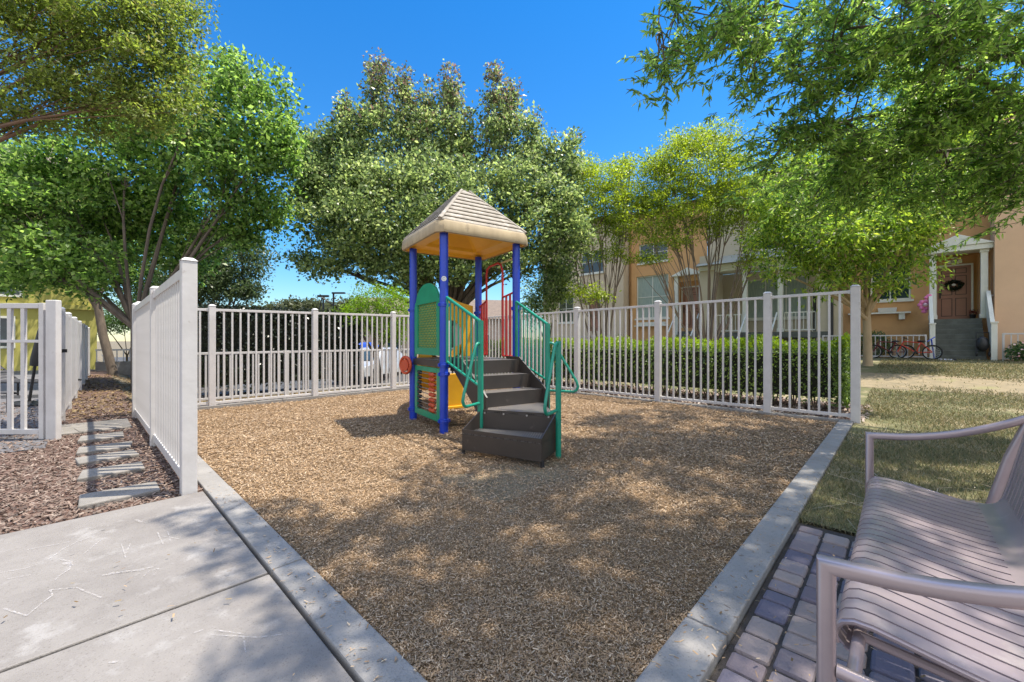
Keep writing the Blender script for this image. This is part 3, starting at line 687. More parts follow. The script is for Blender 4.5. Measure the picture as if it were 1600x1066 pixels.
# rails
def rail(x, L, top0, top1, lo0, lo1, xe, pr_):
    r_ = MB(); a = Vector((x, -S-.05, 0)); b = Vector((xe, -S-L, 0))
    r_.tube([zz(a, top0), zz(b, top1)], .020, 10)
    ro = r_.build('handrail', M_green2, st, True)
    q = MB(); q.tube([zz(a, lo0), zz(b, lo1)], .016, 10); q.build('bottom_rail', M_green2, ro, True)
    q = MB(); q.cyl(zz(b, -.1), zz(b, top1+.01), .034, 16); q.build('rail_post', M_green2, ro, True)
    q = MB(); q.cyl(zz(a, lo0-.02), zz(a, top0), .022, 10); q.build('rail_post', M_green2, ro, True)
    for i in range(1, 8):
        t = i/8; c = a.lerp(b, t); q = MB(); q.cyl(zz(c, lo0+(lo1-lo0)*t), zz(c, top0+(top1-top0)*t), .011, 8); q.build('baluster', M_green2, ro, True)
    return a, b
rail(-.56, .965, 1.775, 1.42, .93, .68, -.565, None)
rail(.55, .80, 1.775, 1.42, .93, .68, .535, None)
def hoop(base, d, reach, low=.50, hi=1.17):
    d = d.normalized(); q = MB(); P = lambda r_, z: tuple(base+d*r_+Vector((0, 0, z)))
    q.tube([P(0, hi), P(.05, hi+.004), P(.085, hi-.01), P(.105, hi-.045), P(reach-.02, low+.13), P(reach, low+.06), P(reach-.02, low+.015), P(reach-.06, low-.005), P(0, low)], .017, 10)
    q.build('grab_hoop', M_green2, st, True)
dbox = ((fl-bl)+(frt-br)).normalized(); dbox = Vector((dbox.x, dbox.y, 0))
hoop(Vector((-.565, -S-.965, 0)), dbox, .34)
po2 = pl(.486, 4.28); q = MB(); q.cyl(zz(po2, -.1), zz(po2, 1.20), .030, 14); q.build('rail_post', M_green2, st, True)
hoop(po2, dbox, .34, .48)
dd = Vector((.95, -.30, 0)); dl = Vector((dd.x*math.cos(PA)+dd.y*math.sin(PA), -dd.x*math.sin(PA)+dd.y*math.cos(PA), 0))
hoop(Vector((.535, -S-.80, 0)), dl, .40, .55)

# ------------------------------------------------------------------ bench
B0 = Vector((.77, 1.0, 0))
be = thing('park_bench', 'mauve bronze metal bench with slotted seat and curved arms on clay pavers', 'bench', B0, TH)
LB = 1.90
arc = [(0, d, .655+.51*d*d) for d in np.linspace(0, .60, 10)]
for x in (0, LB):
    q = MB(); pts = [(x, 0, -.02), (x, 0, .652)]+[(x, -d, z) for _, d, z in arc[1:]]
    q.tube(pts, .0195, 16, sq=.72); ao = q.build('arm', M_bench2, be, True)
    q = MB(); q.tube([(x, -.40, -.02), (x, -.46, .36), (x, -.52, .62), (x, -.60, .86)], .021, 16, sq=.6); q.build('rear_leg', M_bench2, ao, True)
    q = MB(); q.tube([(x, -.02, .405), (x, -.15, .40), (x, -.44, .34)], .016, 12); q.build('side_bar', M_bench2, ao, True)
prof = [(.02, .375), (.005, .39), (0, .41), (.004, .432), (.018, .45), (.042, .460), (.08, .460), (.14, .450), (.22, .436), (.30, .424), (.36, .417), (.40, .416)]
crease = [(.40, .416), (.43, .418), (.455, .428), (.472, .446), (.482, .468)]
back = [(.482, .468), (.495, .52), (.512, .60), (.532, .70), (.552, .80), (.566, .86), (.585, .878), (.603, .87)]
def strip(q, pts, xa, xb, th=.005):
    vs = []; n = len(pts)
    for i, (d, z) in enumerate(pts):
        a = pts[max(0, i-1)]; b = pts[min(n-1, i+1)]; t = Vector((b[0]-a[0], b[1]-a[1])).normalized(); nn = Vector((t.y, -t.x))*th
        vs += [(xa, -d, z), (xb, -d, z), (xb, -d-nn.x, z+nn.y), (xa, -d-nn.x, z+nn.y)]
    fs = []
    for i in range(n-1):
        o, p_ = i*4, i*4+4
        fs += [(o, o+1, p_+1, p_), (o+1, o+2, p_+2, p_+1), (o+2, o+3, p_+3, p_+2), (o+3, o, p_, p_+3)]
    fs += [(3, 2, 1, 0), (4*n-4, 4*n-3, 4*n-2, 4*n-1)]
    q.add(vs, fs)
xs0, xs1 = .16, LB-.16; nS = 26; pit = (xs1-xs0)/nS
seat = MB(); bk = MB()
for i in range(nS):
    a = xs0+i*pit+.0045; b = xs0+(i+1)*pit-.0045
    strip(seat, prof, a, b); strip(bk, back, a, b)
strip(seat, crease, xs0+.002, xs1-.002); strip(seat, [(.035, .365), (.02, .372)], xs0+.002, xs1-.002); strip(bk, [(.600, .872), (.62, .85)], xs0+.002, xs1-.002)
seat.build('seat', M_bench, be, True); bk.build('backrest', M_bench, be, True)
q = MB()
for d, z in ((.05, .395), (.40, .365)): q.tube([(0, -d, z), (LB, -d, z)], .015, 12)
for x in (xs0+.04, xs1-.04, LB/2): q.tube([(x, -.05, .40), (x, -.40, .37)], .012, 8)
q.build('seat_rail', M_bench2, be, True)
for sx in (xs0+.008, xs1-.008):
    q = MB(); q.tube([(sx, -d-.0, z-.012) for d, z in prof[1:]+crease[1:]+back[1:]], .008, 8); q.build('edge_tube', M_bench2, be, True)

# ------------------------------------------------------------------ trees
def limb_path(a, b, n=6, sag=.12, wob=.06):
    a, b = Vector(a), Vector(b); L = (b-a).length; pts = []
    off = Vector((random.uniform(-1, 1), random.uniform(-1, 1), random.uniform(-.3, .3)))*L*wob
    for i in range(n+1):
        t = i/n; p_ = a.lerp(b, t); p_ = p_+off*math.sin(math.pi*t)+Vector((0, 0, 1))*L*sag*math.sin(math.pi*t)
        pts.append(p_)
    return pts
def tree(name, label, base, trunk, lobes, leafm, barkm, nsub, nleaf, L, wr, cat='tree', group=None, sub=.42, upb=.8, limbs=True, tr=.16, stems=1, droop=0, twig=.006, topm=None, top_z=None, limb_skip=(), flatten=.75, fork=None, spread=.12):
    """trunk: fork height; lobes: (centre, (rx,ry,rz)) in world; leaves cluster round sub-centres inside each lobe"""
    t = thing(name, label, cat, base, 0, group); b0 = Vector(base)
    wood = MB(); fz = trunk
    fk = fork if fork is not None else b0+Vector((random.uniform(-.1, .1), random.uniform(-.1, .1), fz))
    starts = []
    if stems == 1:
        pts = [b0+Vector((0, 0, -.15)), b0+Vector((0, 0, .1)), b0.lerp(fk, .5)+Vector((random.uniform(-.04, .04), random.uniform(-.04, .04), 0)), fk]
        wood.tube([p_-b0 for p_ in pts], [tr*1.35, tr*1.12, tr, tr*.9], 12)
    C = []; D = []; subs_all = []
    for li, (c, r_) in enumerate(lobes):
        c = Vector(c); k = max(5, int(nsub*1.75*(r_[0]*r_[1]*r_[2])**.62))
        dirs = rng.normal(size=(k, 3)); dirs = unit(dirs); rad = rng.uniform(0, 1, k)**.42
        oo = dirs*rad[:, None]
        if r_[2] > 1.7*r_[0]: oo[:, :2] *= (1.15-.55*(oo[:, 2:]+1))
        sc_ = np.array(c)+oo*np.array(r_)
        if limbs and (stems > 1 or li % 5 not in limb_skip):
            if stems > 1:
                s0 = b0+Vector((random.uniform(-spread, spread), random.uniform(-spread, spread), 0)); lp_ = limb_path(s0, c, 7, -.04, .05); r0 = tr*random.uniform(.8, 1.1)
            else:
                s0 = fk-Vector((0, 0, random.uniform(0, fz*.25))); lp_ = limb_path(s0, c, 6, .06, .06); r0 = tr*random.uniform(.42, .62)
            wood.tube([p_-b0 for p_ in lp_], [r0*(1-.8*i/(len(lp_)-1)) for i in range(len(lp_))], 8)
            for j in range(min(k, 9)):
                q0 = lp_[random.randint(len(lp_)//2, len(lp_)-1)]; q1 = Vector(sc_[j])
                wood.tube([p_-b0 for p_ in limb_path(q0, q1, 3, .05, .08)], [twig*3, twig*2, twig*1.4, twig], 5)
        subs_all.append(sc_)
    subs = np.concatenate(subs_all); m = nleaf
    ss = sub*rng.uniform(.6, 1.25, len(subs))
    off = rng.normal(size=(len(subs), m, 3)); off *= (rng.uniform(0, 1, (len(subs), m, 1))**.5/np.maximum(np.linalg.norm(off, axis=2, keepdims=True), 1e-5))
    off[:, :, 2] *= flatten
    P = (subs[:, None, :]+off*ss[:, None, None]*1.25).reshape(-1, 3)
    d = off.reshape(-1, 3)*.9+rng.normal(size=(len(P), 3))*.55; d[:, 2] -= droop
    Ls = L*rng.uniform(.45, 1.3, len(P))
    P -= np.array(b0)
    if topm is not None:
        hi = P[:, 2]+b0.z+rng.normal(0, 1.3, len(P)) > top_z
        v_, f_ = leaf_arrays(P[hi], d[hi], Ls[hi], wr, upb=upb); npmesh('crown', v_, f_, topm, t)
        P, d, Ls = P[~hi], d[~hi], Ls[~hi]
    v_, f_ = leaf_arrays(P, d, Ls, wr, upb=upb); npmesh('crown', v_, f_, leafm, t)
    wood.build('trunk', barkm, t, True)
    return t
def LB_(px, py, Y, hw, hh, dep=None):
    s_ = Y/638; return (W(px, py, Y), (hw*s_, dep if dep else (hw+hh)*.5*s_, hh*s_))
def base_at(px, Y, z=None):
    X = (px-800)/638*Y; return (X, Y, gzw(X, Y) if z is None else z)
# the big pear tree behind the tower
tree('pear_tree', 'big round-leaved pear tree with upright tips and reddish top, behind the playground tower', base_at(700, 14.5), 2.3,
     [LB_(592,175,14.5,36,98), LB_(540,225,14,38,84), LB_(562,250,13.8,40,80), LB_(632,200,14.5,40,92), LB_(668,215,14.6,40,90), LB_(705,200,15,36,92), LB_(732,230,15,24,70), LB_(772,195,15,24,94), LB_(797,200,15,32,80), LB_(830,240,15,36,76), LB_(864,270,14.5,30,64), LB_(893,262,14.5,22,74), LB_(480,258,14,26,60), LB_(512,250,14,36,66),
      LB_(500,290,13.8,46,44), LB_(560,290,13.6,56,40), LB_(650,280,13.8,56,40), LB_(715,285,14,40,40), LB_(800,290,14,56,40), LB_(860,320,14,44,44),
      LB_(535,318,13.6,72,66), LB_(610,310,13.4,72,74), LB_(690,320,13.6,62,84), LB_(770,330,13.8,60,84), LB_(845,340,14,64,66), LB_(484,290,14,34,66), LB_(600,378,13.2,78,40), LB_(885,370,14,44,48), LB_(770,400,14.6,76,40),
      LB_(505,356,13.4,46,48), LB_(505,418,13,44,18), LB_(560,405,13,44,30), LB_(610,415,12.8,50,24), LB_(470,400,13.2,20,18), LB_(660,425,13,36,24), LB_(640,360,13,70,50), LB_(560,360,12.8,60,50), LB_(720,410,13.2,50,36), LB_(800,390,13,46,40), LB_(640,440,13.4,30,20), LB_(690,400,15,60,44), LB_(855,415,14.6,44,36)],
     L_pear, M_trunk, 24, 58, .128, .62, tr=.16, sub=.40, upb=.6, topm=L_peartop, top_z=10.4)
# left shade tree with several stems
tree('ash_tree', 'broad leafy tree with several dark stems rising behind the tall white fence section', base_at(214, 10.8), 1.7,
     [LB_(150,320,11.8,96,58), LB_(270,285,12,96,74), LB_(372,262,11.6,66,80), LB_(405,150,11.5,46,54), LB_(345,130,11.5,50,52), LB_(60,330,11,76,56), LB_(420,330,12,36,40), LB_(330,365,12.2,60,34), LB_(100,392,10.6,80,26),
      LB_(205,220,11.6,90,60), LB_(300,200,11.6,70,66), LB_(190,372,12.6,70,34), LB_(30,400,11.5,50,28), LB_(445,250,11.6,26,60), LB_(415,215,11.4,46,50), LB_(40,275,11.4,70,44), LB_(100,250,11,60,40), LB_(60,420,10.8,56,26), LB_(130,436,10.8,50,24), LB_(20,330,10.6,50,50), LB_(290,410,12.4,40,40), LB_(240,330,12.6,70,60), LB_(380,350,11.8,50,40), LB_(0,440,11,40,16)],
     L_ash, M_trunk, 26, 58, .14, .58, tr=.115, sub=.42, limb_skip=(1, 3))
tree('leaning_tree', 'slim tree with leaning grey trunk at the far end of the bark strip', base_at(176, 15.2), 2.2,
     [LB_(120,410,15.5,60,34), LB_(60,430,15.5,50,26), LB_(190,420,17,56,44), LB_(150,370,16.5,80,40)], L_ash, M_trunk, 22, 50, .16, .55, tr=.13, sub=.5, fork=W(150, 462, 15.4))
tree('pale_tree', 'pale green tree standing behind the back fence, left of the gap of sky', base_at(335, 16.5), 1.8,
     [LB_(340,425,16.5,62,52), LB_(388,402,16.5,36,30), LB_(300,455,16,46,34), LB_(372,450,16.2,34,30), LB_(310,400,17,60,40)],
     islands('pale green leaf', [(.05, .085, .03), (.09, .13, .05), (.13, .17, .07)], .45, .35), M_trunk, 26, 80, .12, .55, sub=.45)
tree('olive_tree', 'near tree with small olive leaves and brown twigs reaching in at top left', (-8.4, 4.6, 0), 2.6,
     [LB_(60,60,5.6,100,70), LB_(190,75,5.8,90,84), LB_(262,40,6,50,48), LB_(90,150,5.5,100,48), LB_(215,165,5.7,64,44), LB_(30,190,5.4,50,24), LB_(250,130,5.9,50,60), LB_(150,20,5.6,90,40), LB_(20,0,5.2,60,40), LB_(280,5,6.2,40,24)],
     L_olive, mat('reddish twig bark', (.22, .13, .08), (.12, .075, .05), 7, .9, bump=.4, bscale=30), 66, 120, .062, .42, tr=.07, sub=.25, twig=.003, flatten=.6)
tree('bright_shrub_tree', 'small bright lime green tree just beyond the back fence by the cars', base_at(592, 11.0), .9,
     [LB_(592,470,11.0,38,22), LB_(562,482,10.9,32,16), LB_(622,486,11.0,24,26), LB_(545,500,10.8,26,14), LB_(585,512,11.0,40,24), LB_(618,520,11.0,22,20)], L_brt, M_trunk, 60, 90, .065, .45, tr=.07, sub=.26)
for (px, Y, lb, lobes) in ((948, 15.2, 'yellow-green crape myrtle with many thin stems, left one of the two',
        [LB_(945,272,15.2,40,26), LB_(908,292,15,28,36), LB_(975,300,15.4,30,42), LB_(940,345,15,40,22), LB_(898,345,14.6,28,28), LB_(985,262,15.6,26,22), LB_(905,392,14.6,36,18), LB_(960,395,15,26,18), LB_(912,455,13.8,34,18), LB_(940,462,14,16,10), LB_(930,310,15,56,60), LB_(985,340,15,40,50), LB_(900,262,15.4,26,22)]),
       (1104, 15.0, 'yellow-green crape myrtle with many thin fanning stems, right one of the two',
        [LB_(1090,232,15.2,44,26), LB_(1040,262,15,30,32), LB_(1142,250,15.2,36,36), LB_(1012,322,14.8,36,20), LB_(1108,302,15,44,26), LB_(1052,372,14.6,44,16), LB_(1162,322,14.6,32,28), LB_(1016,404,14.4,30,14), LB_(1060,225,15.4,34,22), LB_(1110,350,15,40,22), LB_(1180,375,14.4,26,16), LB_(1080,280,15,70,60), LB_(1150,300,15,50,60), LB_(1050,330,14.8,60,40), LB_(1025,280,15.2,36,50), LB_(1190,330,14.8,36,50), LB_(1120,215,15.4,40,24), LB_(1180,405,14.4,24,14)])):
    tree('crape_myrtle', lb, base_at(px, Y), .3, lobes, L_myr, M_stem, 36, 58, .10, .42, tr=.04, sub=.36, stems=2, group='crape myrtles by the townhouses', flatten=.5, twig=.005, spread=.16)
tree('street_tree', 'tree with a thick pale tan trunk at the end of the green hedge', base_at(1356, 12.6, .50), 1.75,
     [LB_(1350,290,12.6,92,46), LB_(1262,322,12.2,56,46), LB_(1450,296,12.6,72,52), LB_(1330,392,12,74,28), LB_(1274,414,12,36,18), LB_(1415,398,12,50,30), LB_(1232,372,12,36,32), LB_(1400,220,12.8,80,46), LB_(1505,240,12.4,60,46),
      LB_(1285,240,12.6,60,46), LB_(1445,365,11.8,30,22), LB_(1350,340,11.4,60,30), LB_(1215,318,12,36,40), LB_(1240,270,12.4,44,40), LB_(1300,360,11.2,60,34), LB_(1420,340,11.4,60,36), LB_(1480,296,11.6,40,34), LB_(1195,370,12.4,24,24), LB_(1470,230,12.4,60,46), LB_(1330,430,12,50,20), LB_(1210,425,11.8,20,24), LB_(1290,445,11.6,20,16), LB_(1425,425,11.6,22,16), LB_(1385,446,11.6,26,14)], L_tall, M_trunk2, 26, 52, .16, .34, tr=.105, sub=.48, droop=.5)
# near tree over the bench: long narrow leaves on drooping twigs, trunk right of the frame
NT = thing('shade_tree', 'near tree with long narrow drooping leaves overhanging the bench at top right', 'tree', (7.4, 4.2, .12))
nb = Vector((7.4, 4.2, .12)); wood = MB()
wood.tube([(0, 0, -.2), (.02, 0, .1), (-.03, .02, 1.4), (-.08, .02, 2.6)], [.26, .22, .18, .16], 14)
nl = [LB_(*a) for a in ((1060,36,4.2,80,48),(1130,70,4.3,60,46),(1038,92,4.2,34,30),(1200,30,4.6,70,50),(1236,130,4.8,54,60),(1300,80,4.6,90,80),(1400,60,4.5,100,80),(1500,60,4.4,100,90),(1330,190,5,90,60),
      (1244,222,5.2,50,56),(1430,190,5,100,70),(1540,180,4.8,80,80),(1480,265,5.2,110,40),(1570,290,5,60,40),(1380,276,5.4,90,40),(1296,296,5.6,56,34),(1590,60,4.4,60,90),(1590,200,4.7,60,70),(1500,130,4.6,90,60),(1580,260,5,60,50),(1205,250,5.4,44,50),(1330,270,5.4,70,44),(1440,300,5.4,60,30),(1180,100,4.6,50,50))]
nl += [(Vector(c), (1.15, 1.0, .55)) for c in ((1.9, 3.1, 6.2), (3.0, 2.3, 6.0), (3.6, 3.2, 6.6), (2.5, 4.1, 6.8), (4.1, 2.3, 5.9), (4.8, 3.0, 6.8), (3.5, 4.8, 6.9), (5.2, 1.4, 6.0), (2.5, 1.5, 6.6), (4.4, 5.6, 7.2), (5.4, 4.4, 7.4), (6.3, 3.0, 6.6), (6.4, 6.2, 6.4), (5.6, 7.2, 6.9), (7.6, 5.0, 6.6), (4.2, 7.0, 7.6), (7.4, 7.6, 6.0))]
twC = []; twD = []; twL = []
mains = []
for e in ((1.9, 4.6, 5.4), (3.0, 5.6, 5.2), (4.0, 5.9, 4.3), (5.0, 6.2, 3.9), (1.3, 2.9, 6.4), (3.4, 1.2, 6.0), (4.6, 3.4, 7.0), (4.6, 7.0, 7.2), (6.6, 7.2, 6.2)):
    s0 = nb+Vector((-.06, .02, random.uniform(1.9, 2.6))); lp_ = limb_path(s0, e, 12, .14, .05); ph = random.uniform(0, 6)
    lp_ = [p_+Vector((.07*math.sin(i*1.3+ph), .07*math.cos(i*1.7+ph), .06*math.sin(i*1.1+2*ph)))*(i/12) for i, p_ in enumerate(lp_)]
    wood.tube([p_-nb for p_ in lp_], [.060*(1-.84*i/12) for i in range(13)], 8); mains.append(lp_)
nl += [(Vector((.70, 2.90, 6.3)), (.75, .6, .4)), (Vector((2.15, 2.2, 6.3)), (.85, .8, .45)), (Vector((1.55, 2.75, 6.4)), (.7, .6, .4))]
for c, r_ in nl:
    s0 = nb+Vector((-.06, .02, random.uniform(1.7, 2.6))); s0 = min((p_ for m_ in mains for p_ in m_[3:]), key=lambda p_: (p_-c).length+.5*max(0, c.x-p_.x+.3))
    lp_ = limb_path(s0, c, 8, random.uniform(-.05, .10), .10)
    wood.tube([p_-nb for p_ in lp_], [.015*(1-.7*i/8) for i in range(9)], 6)
    dirL = (c-s0); dirL.z = 0; dirL.normalize()
    hidden = (c.z-1.2) > .9*c.y+.3
    area = math.pi*r_[0]*max(r_[2], r_[1] if hidden else 0); nt_ = int(area*(64 if hidden else 92))
    heads = []
    for k_ in range(max(5, nt_//12)):
        v3 = Vector((random.gauss(0, 1), random.gauss(0, 1), random.gauss(0, 1))).normalized()*random.random()**.4
        hp = c+Vector((v3.x*r_[0], v3.y*r_[1], v3.z*r_[2])); heads.append(hp)
        wood.tube([p_-nb for p_ in limb_path(lp_[random.randint(5, 8)], hp, 4, .05, .07)], [.012, .010, .008, .006, .004], 5)
    for k_ in range(nt_):
        q0 = random.choice(heads)+Vector((random.gauss(0, .13), random.gauss(0, .13), random.gauss(0, .10)))
        sd2 = Vector((-dirL.y, dirL.x, 0))*random.uniform(-.9, .9)
        d = (dirL*random.uniform(-.1, 1)+sd2+Vector((0, 0, random.uniform(-.55, .4)))).normalized(); ln = random.uniform(.28, .62)
        q0 = q0-d*ln*.4; pts = [q0]; dd_ = d.copy()
        for j in range(4):
            dd_ = (dd_+Vector((0, 0, -.15))).normalized(); pts.append(pts[-1]+dd_*ln/4)
        wood.tube([p_-nb for p_ in pts], [.004, .0035, .003, .0025, .002], 4, cap=False)
        for j in range(int(ln/.0165)):
            tt = random.uniform(.08, 1)*3.999; a_i = int(tt); pos = pts[a_i].lerp(pts[a_i+1], tt-a_i)
            ld = (pts[a_i+1]-pts[a_i]).normalized()*.8+Vector((random.gauss(0, .7), random.gauss(0, .7), random.gauss(-.25, .45)))
            ld.normalize(); l_ = random.uniform(.06, .115)
            twC.append(pos+ld*l_*.5); twD.append(ld); twL.append(l_)
twC = np.array(twC)-np.array(nb); twD = np.array(twD); twL = np.array(twL)
v_, f_ = leaf_arrays(twC, twD, twL, .25, .15, .5); npmesh('crown', v_, f_, L_near, NT)
wood.build('trunk', M_trunk, NT, True)
# far trees
for px, Y, hw, hh, py, lb in ((478, 60, 34, 13, 482, 'dusty green tree far off behind the car park, left of the two lamp posts'), (538, 55, 22, 10, 484, 'dark distant tree behind the lamp posts'), (420, 58, 24, 9, 488, 'lowest distant tree left of the dusty green one')):
    tree('distant_tree', lb, base_at(px, Y), 2, [LB_(px, py, Y, hw, hh), LB_(px-hw*.5, py+6, Y, hw*.6, hh*.8), LB_(px+hw*.5, py+5, Y, hw*.6, hh*.8), LB_(px, py+22, Y, hw, hh*1.2)], L_far, M_trunk, 8, 60, .5, .6, sub=1.4, tr=.25, limbs=False, group='trees far beyond the car park')
# more green that closes the gaps between the trees
for px, Y, lobes, lb in ((858, 15.5, [LB_(850,452,15.5,34,34), LB_(878,440,15.5,24,40), LB_(838,480,15.2,26,30)], 'mid green tall shrub behind the right fence, next to the tower'),
                         (262, 17, [LB_(262,470,17,50,44), LB_(230,440,17.5,40,50)], 'dark green shrub behind the tall white fence section'),
                         (196, 24.5, [LB_(190,498,24.5,44,26), LB_(225,490,24.5,34,30), LB_(160,505,24.5,20,16)], 'far shrub beyond the end of the bark strip, behind the low wall')):
    tree('tall_shrub', lb, base_at(px, Y), .8, lobes, L_shrub if px < 500 else L_pear, M_trunk, 26, 80, .11, .5, tr=.06, sub=.4, cat='shrub')

# ------------------------------------------------------------------ hedges
def hedge(name, label, v0, v1, u0, u1, h, n, leafm, L, topm=None, zbase=None, low=.12):
    t = thing(name, label, 'hedge', F((v0+v1)/2, (u0+u1)/2, 0)); lx, ly = (v1-v0)/2, (u1-u0)/2; t.rotation_euler = (0, 0, TH)
    q = MB(); q.box(-lx+.20, lx-.20, -ly+.20, ly-.20, .25, h-.22); q.build('inner_core', mat('hedge inside', (.03, .032, .018), (.012, .014, .008), 14, .95, bump=.9, bscale=25), t)  # solid dark core box, seen only through gaps in the leaves
    s_ = MB(); s_.tube([(0, -ly+.1, -.03), (0, ly-.1, -.03)], .03, 6)
    for i in range(int(ly*2/.30)):
        yy = -ly+.2+i*.30
        for j in range(3):
            xx = random.uniform(-lx+.2, lx-.2); s_.tube([(0, yy, -.03), (xx*.6+random.uniform(-.1, .1), yy+random.uniform(-.1, .1), .3), (xx+random.uniform(-.2, .2), yy+random.uniform(-.2, .2), .6)], [.014, .011, .006], 5)
    if topm is not None: s_.build('stem', M_stem, t)
    P = np.stack([rng.uniform(-1, 1, n), rng.uniform(-1, 1, n), rng.uniform(0, 1, n)], 1)
    f = rng.integers(0, 5, n); dep = np.abs(rng.normal(0, .09, n))
    P[:, 0] *= lx; P[:, 1] *= ly; P[:, 2] = low+P[:, 2]**.8*(h-low)
    sx = np.where(rng.uniform(0, 1, n) < .5, 1, -1)
    m = f < 2; P[m, 0] = sx[m]*(lx-dep[m]); m2 = f == 2; P[m2, 1] = sx[m2]*(ly-dep[m2]); m3 = f > 2; P[m3, 2] = h-dep[m3]
    bump = .05*np.sin(P[:, 1]*4.1+1)+.04*np.sin(P[:, 1]*9.7)+.03*np.sin(P[:, 0]*11)+rng.normal(0, .025, n)
    P[:, 2] += bump*(P[:, 2]/h); P[:, 0] += bump*np.sign(P[:, 0])*.9
    P[:, 2] = np.maximum(P[:, 2], .05)
    d = rng.normal(size=(n, 3)); d[:, 2] += .7
    Ls = L*rng.uniform(.6, 1.25, n)
    if topm is not None:
        hi = P[:, 2] > h-.13+rng.normal(0, .05, n)
        v_, f_ = leaf_arrays(P[hi], d[hi], Ls[hi], .45, upb=.3); npmesh('top_foliage', v_, f_, topm, t)  # leaves near the hedge top get a brighter, yellower green
        P, d, Ls = P[~hi], d[~hi], Ls[~hi]
    v_, f_ = leaf_arrays(P, d, Ls, .5, upb=.4); npmesh('foliage', v_, f_, leafm, t)
    return t
hedge('box_hedge', 'clipped green hedge with a brighter top behind the right white fence', 7.55, 8.75, -.05, 8.6, 1.20, 42000, L_hedge, .06, L_hedget)
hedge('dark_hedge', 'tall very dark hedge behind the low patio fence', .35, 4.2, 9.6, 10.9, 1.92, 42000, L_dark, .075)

# ------------------------------------------------------------------ townhouses  (frame: x = v (away), y = u (to the left), z)
def wall_holes(q, x, y0, y1, z0, z1, holes, dep=.14, skip=()):
    """front wall face looking to -x with openings (ya,yb,za,zb) and their reveals"""
    ys = sorted({y0, y1, *[h_[0] for h_ in holes], *[h_[1] for h_ in holes]}); zs = sorted({z0, z1, *[h_[2] for h_ in holes], *[h_[3] for h_ in holes]})
    for i in range(len(ys)-1):
        for j in range(len(zs)-1):
            cy, cz = (ys[i]+ys[i+1])/2, (zs[j]+zs[j+1])/2
            if any(h_[0] < cy < h_[1] and h_[2] < cz < h_[3] for h_ in holes): continue
            q.add([(x, ys[i], zs[j]), (x, ys[i+1], zs[j]), (x, ys[i+1], zs[j+1]), (x, ys[i], zs[j+1])], [(0, 3, 2, 1)])
    for a, b, c, d in holes:
        q.add([(x, a, c), (x, b, c), (x, b, d), (x, a, d), (x+dep, a, c), (x+dep, b, c), (x+dep, b, d), (x+dep, a, d)], [(0, 1, 5, 4), (1, 2, 6, 5), (2, 3, 7, 6), (3, 0, 4, 7)])
def window(parent, x, a, b, c, d, dep=.14, cols=2, rows=2, glass=None, sill=True, fw=.06):
    q = MB(); xi = x+dep-.05
    q.box(xi-.03, xi+.03, a, a+fw, c, d); q.box(xi-.03, xi+.03, b-fw, b, c, d); q.box(xi-.03, xi+.03, a+fw, b-fw, c, c+fw); q.box(xi-.03, xi+.03, a+fw, b-fw, d-fw, d)
    for i in range(1, cols): yy = a+(b-a)*i/cols; q.box(xi-.02, xi+.02, yy-.018, yy+.018, c+fw, d-fw)
    for i in range(1, rows):
        zz_ = c+(d-c)*i/rows
        for k_ in range(cols):
            ya = a+fw if k_ == 0 else a+(b-a)*k_/cols+.018; yb_ = b-fw if k_ == cols-1 else a+(b-a)*(k_+1)/cols-.018
            q.box(xi-.015, xi+.015, ya, yb_, zz_-.016, zz_+.016)
    w_ = q.build('window', M_whitetrim, parent)
    q = MB(); q.box(xi+.005, xi+.012, a+.02, b-.02, c+.02, d-.02); q.build('pane', glass or M_glass, w_)
    if sill: q = MB(); q.box(x-.07, x+.01, a-.08, b+.08, c-.09, c-.002); q.build('sill', M_whitetrim, w_)
    return w_
def door(parent, x, a, b, c, d, m=M_door):
    q = MB(); q.box(x, x+.05, a, b, c, d); do = q.build('door', m, parent)
    q = MB(); wd = (b-a)
    for k_ in (0, 1):
        ya = a+wd*(.12+.42*k_); yb_ = ya+wd*.34
        for z_a, z_b in ((.06, .40), (.46, .82), (.86, .96)):
            za, zb_ = c+(d-c)*z_a, c+(d-c)*z_b
            q.box(x-.006, x-.001, ya, yb_, za, za+.025); q.box(x-.006, x-.001, ya, yb_, zb_-.025, zb_); q.box(x-.006, x-.001, ya, ya+.025, za+.025, zb_-.025); q.box(x-.006, x-.001, yb_-.025, yb_, za+.025, zb_-.025)
    q.build('door_moulding', M_doorp if m is M_door else M_black, do)
    q = MB(); q.box(x-.05, x-.012, b-.10, b-.06, c+.82, c+1.12); q.ball((x-.05, b-.08, c+1.2), .03); q.build('handle', M_black, do)
    q = MB(); q.box(x-.02, x+.03, a-.06, a-.002, c, d+.06); q.box(x-.02, x+.03, b+.002, b+.06, c, d+.06); q.box(x-.02, x+.03, a-.002, b+.002, d+.002, d+.06); q.build('door_frame', M_whitetrim, do)
    return do
def house(name, label, v): return thing(name, label, 'house', F(v, 0, 0), TH)
def low_rail(label, v, us, ztop, zg, pitch=.14, group='low white rails along the townhouse fronts'):
    return fence('patio_rail', label, F(v, 0, zg), TH, us, ztop-zg, ztop-zg, pitch, pw=.025, postw=.05, cap=False, hpost=0, group=group)
def column(parent, x, y, z0, z1, w_=.13):
    q = MB(); q.box(x-w_, x+w_, y-w_, y+w_, z1-.10, z1-.001); q.box(x-w_*1.05, x+w_*1.05, y-w_*1.05, y+w_*1.05, z0, z0+.16); q.box(x-w_*.8, x+w_*.8, y-w_*.8, y+w_*.8, z0+.16, z1-.10); q.build('column', M_whitetrim, parent, bevel=.012)
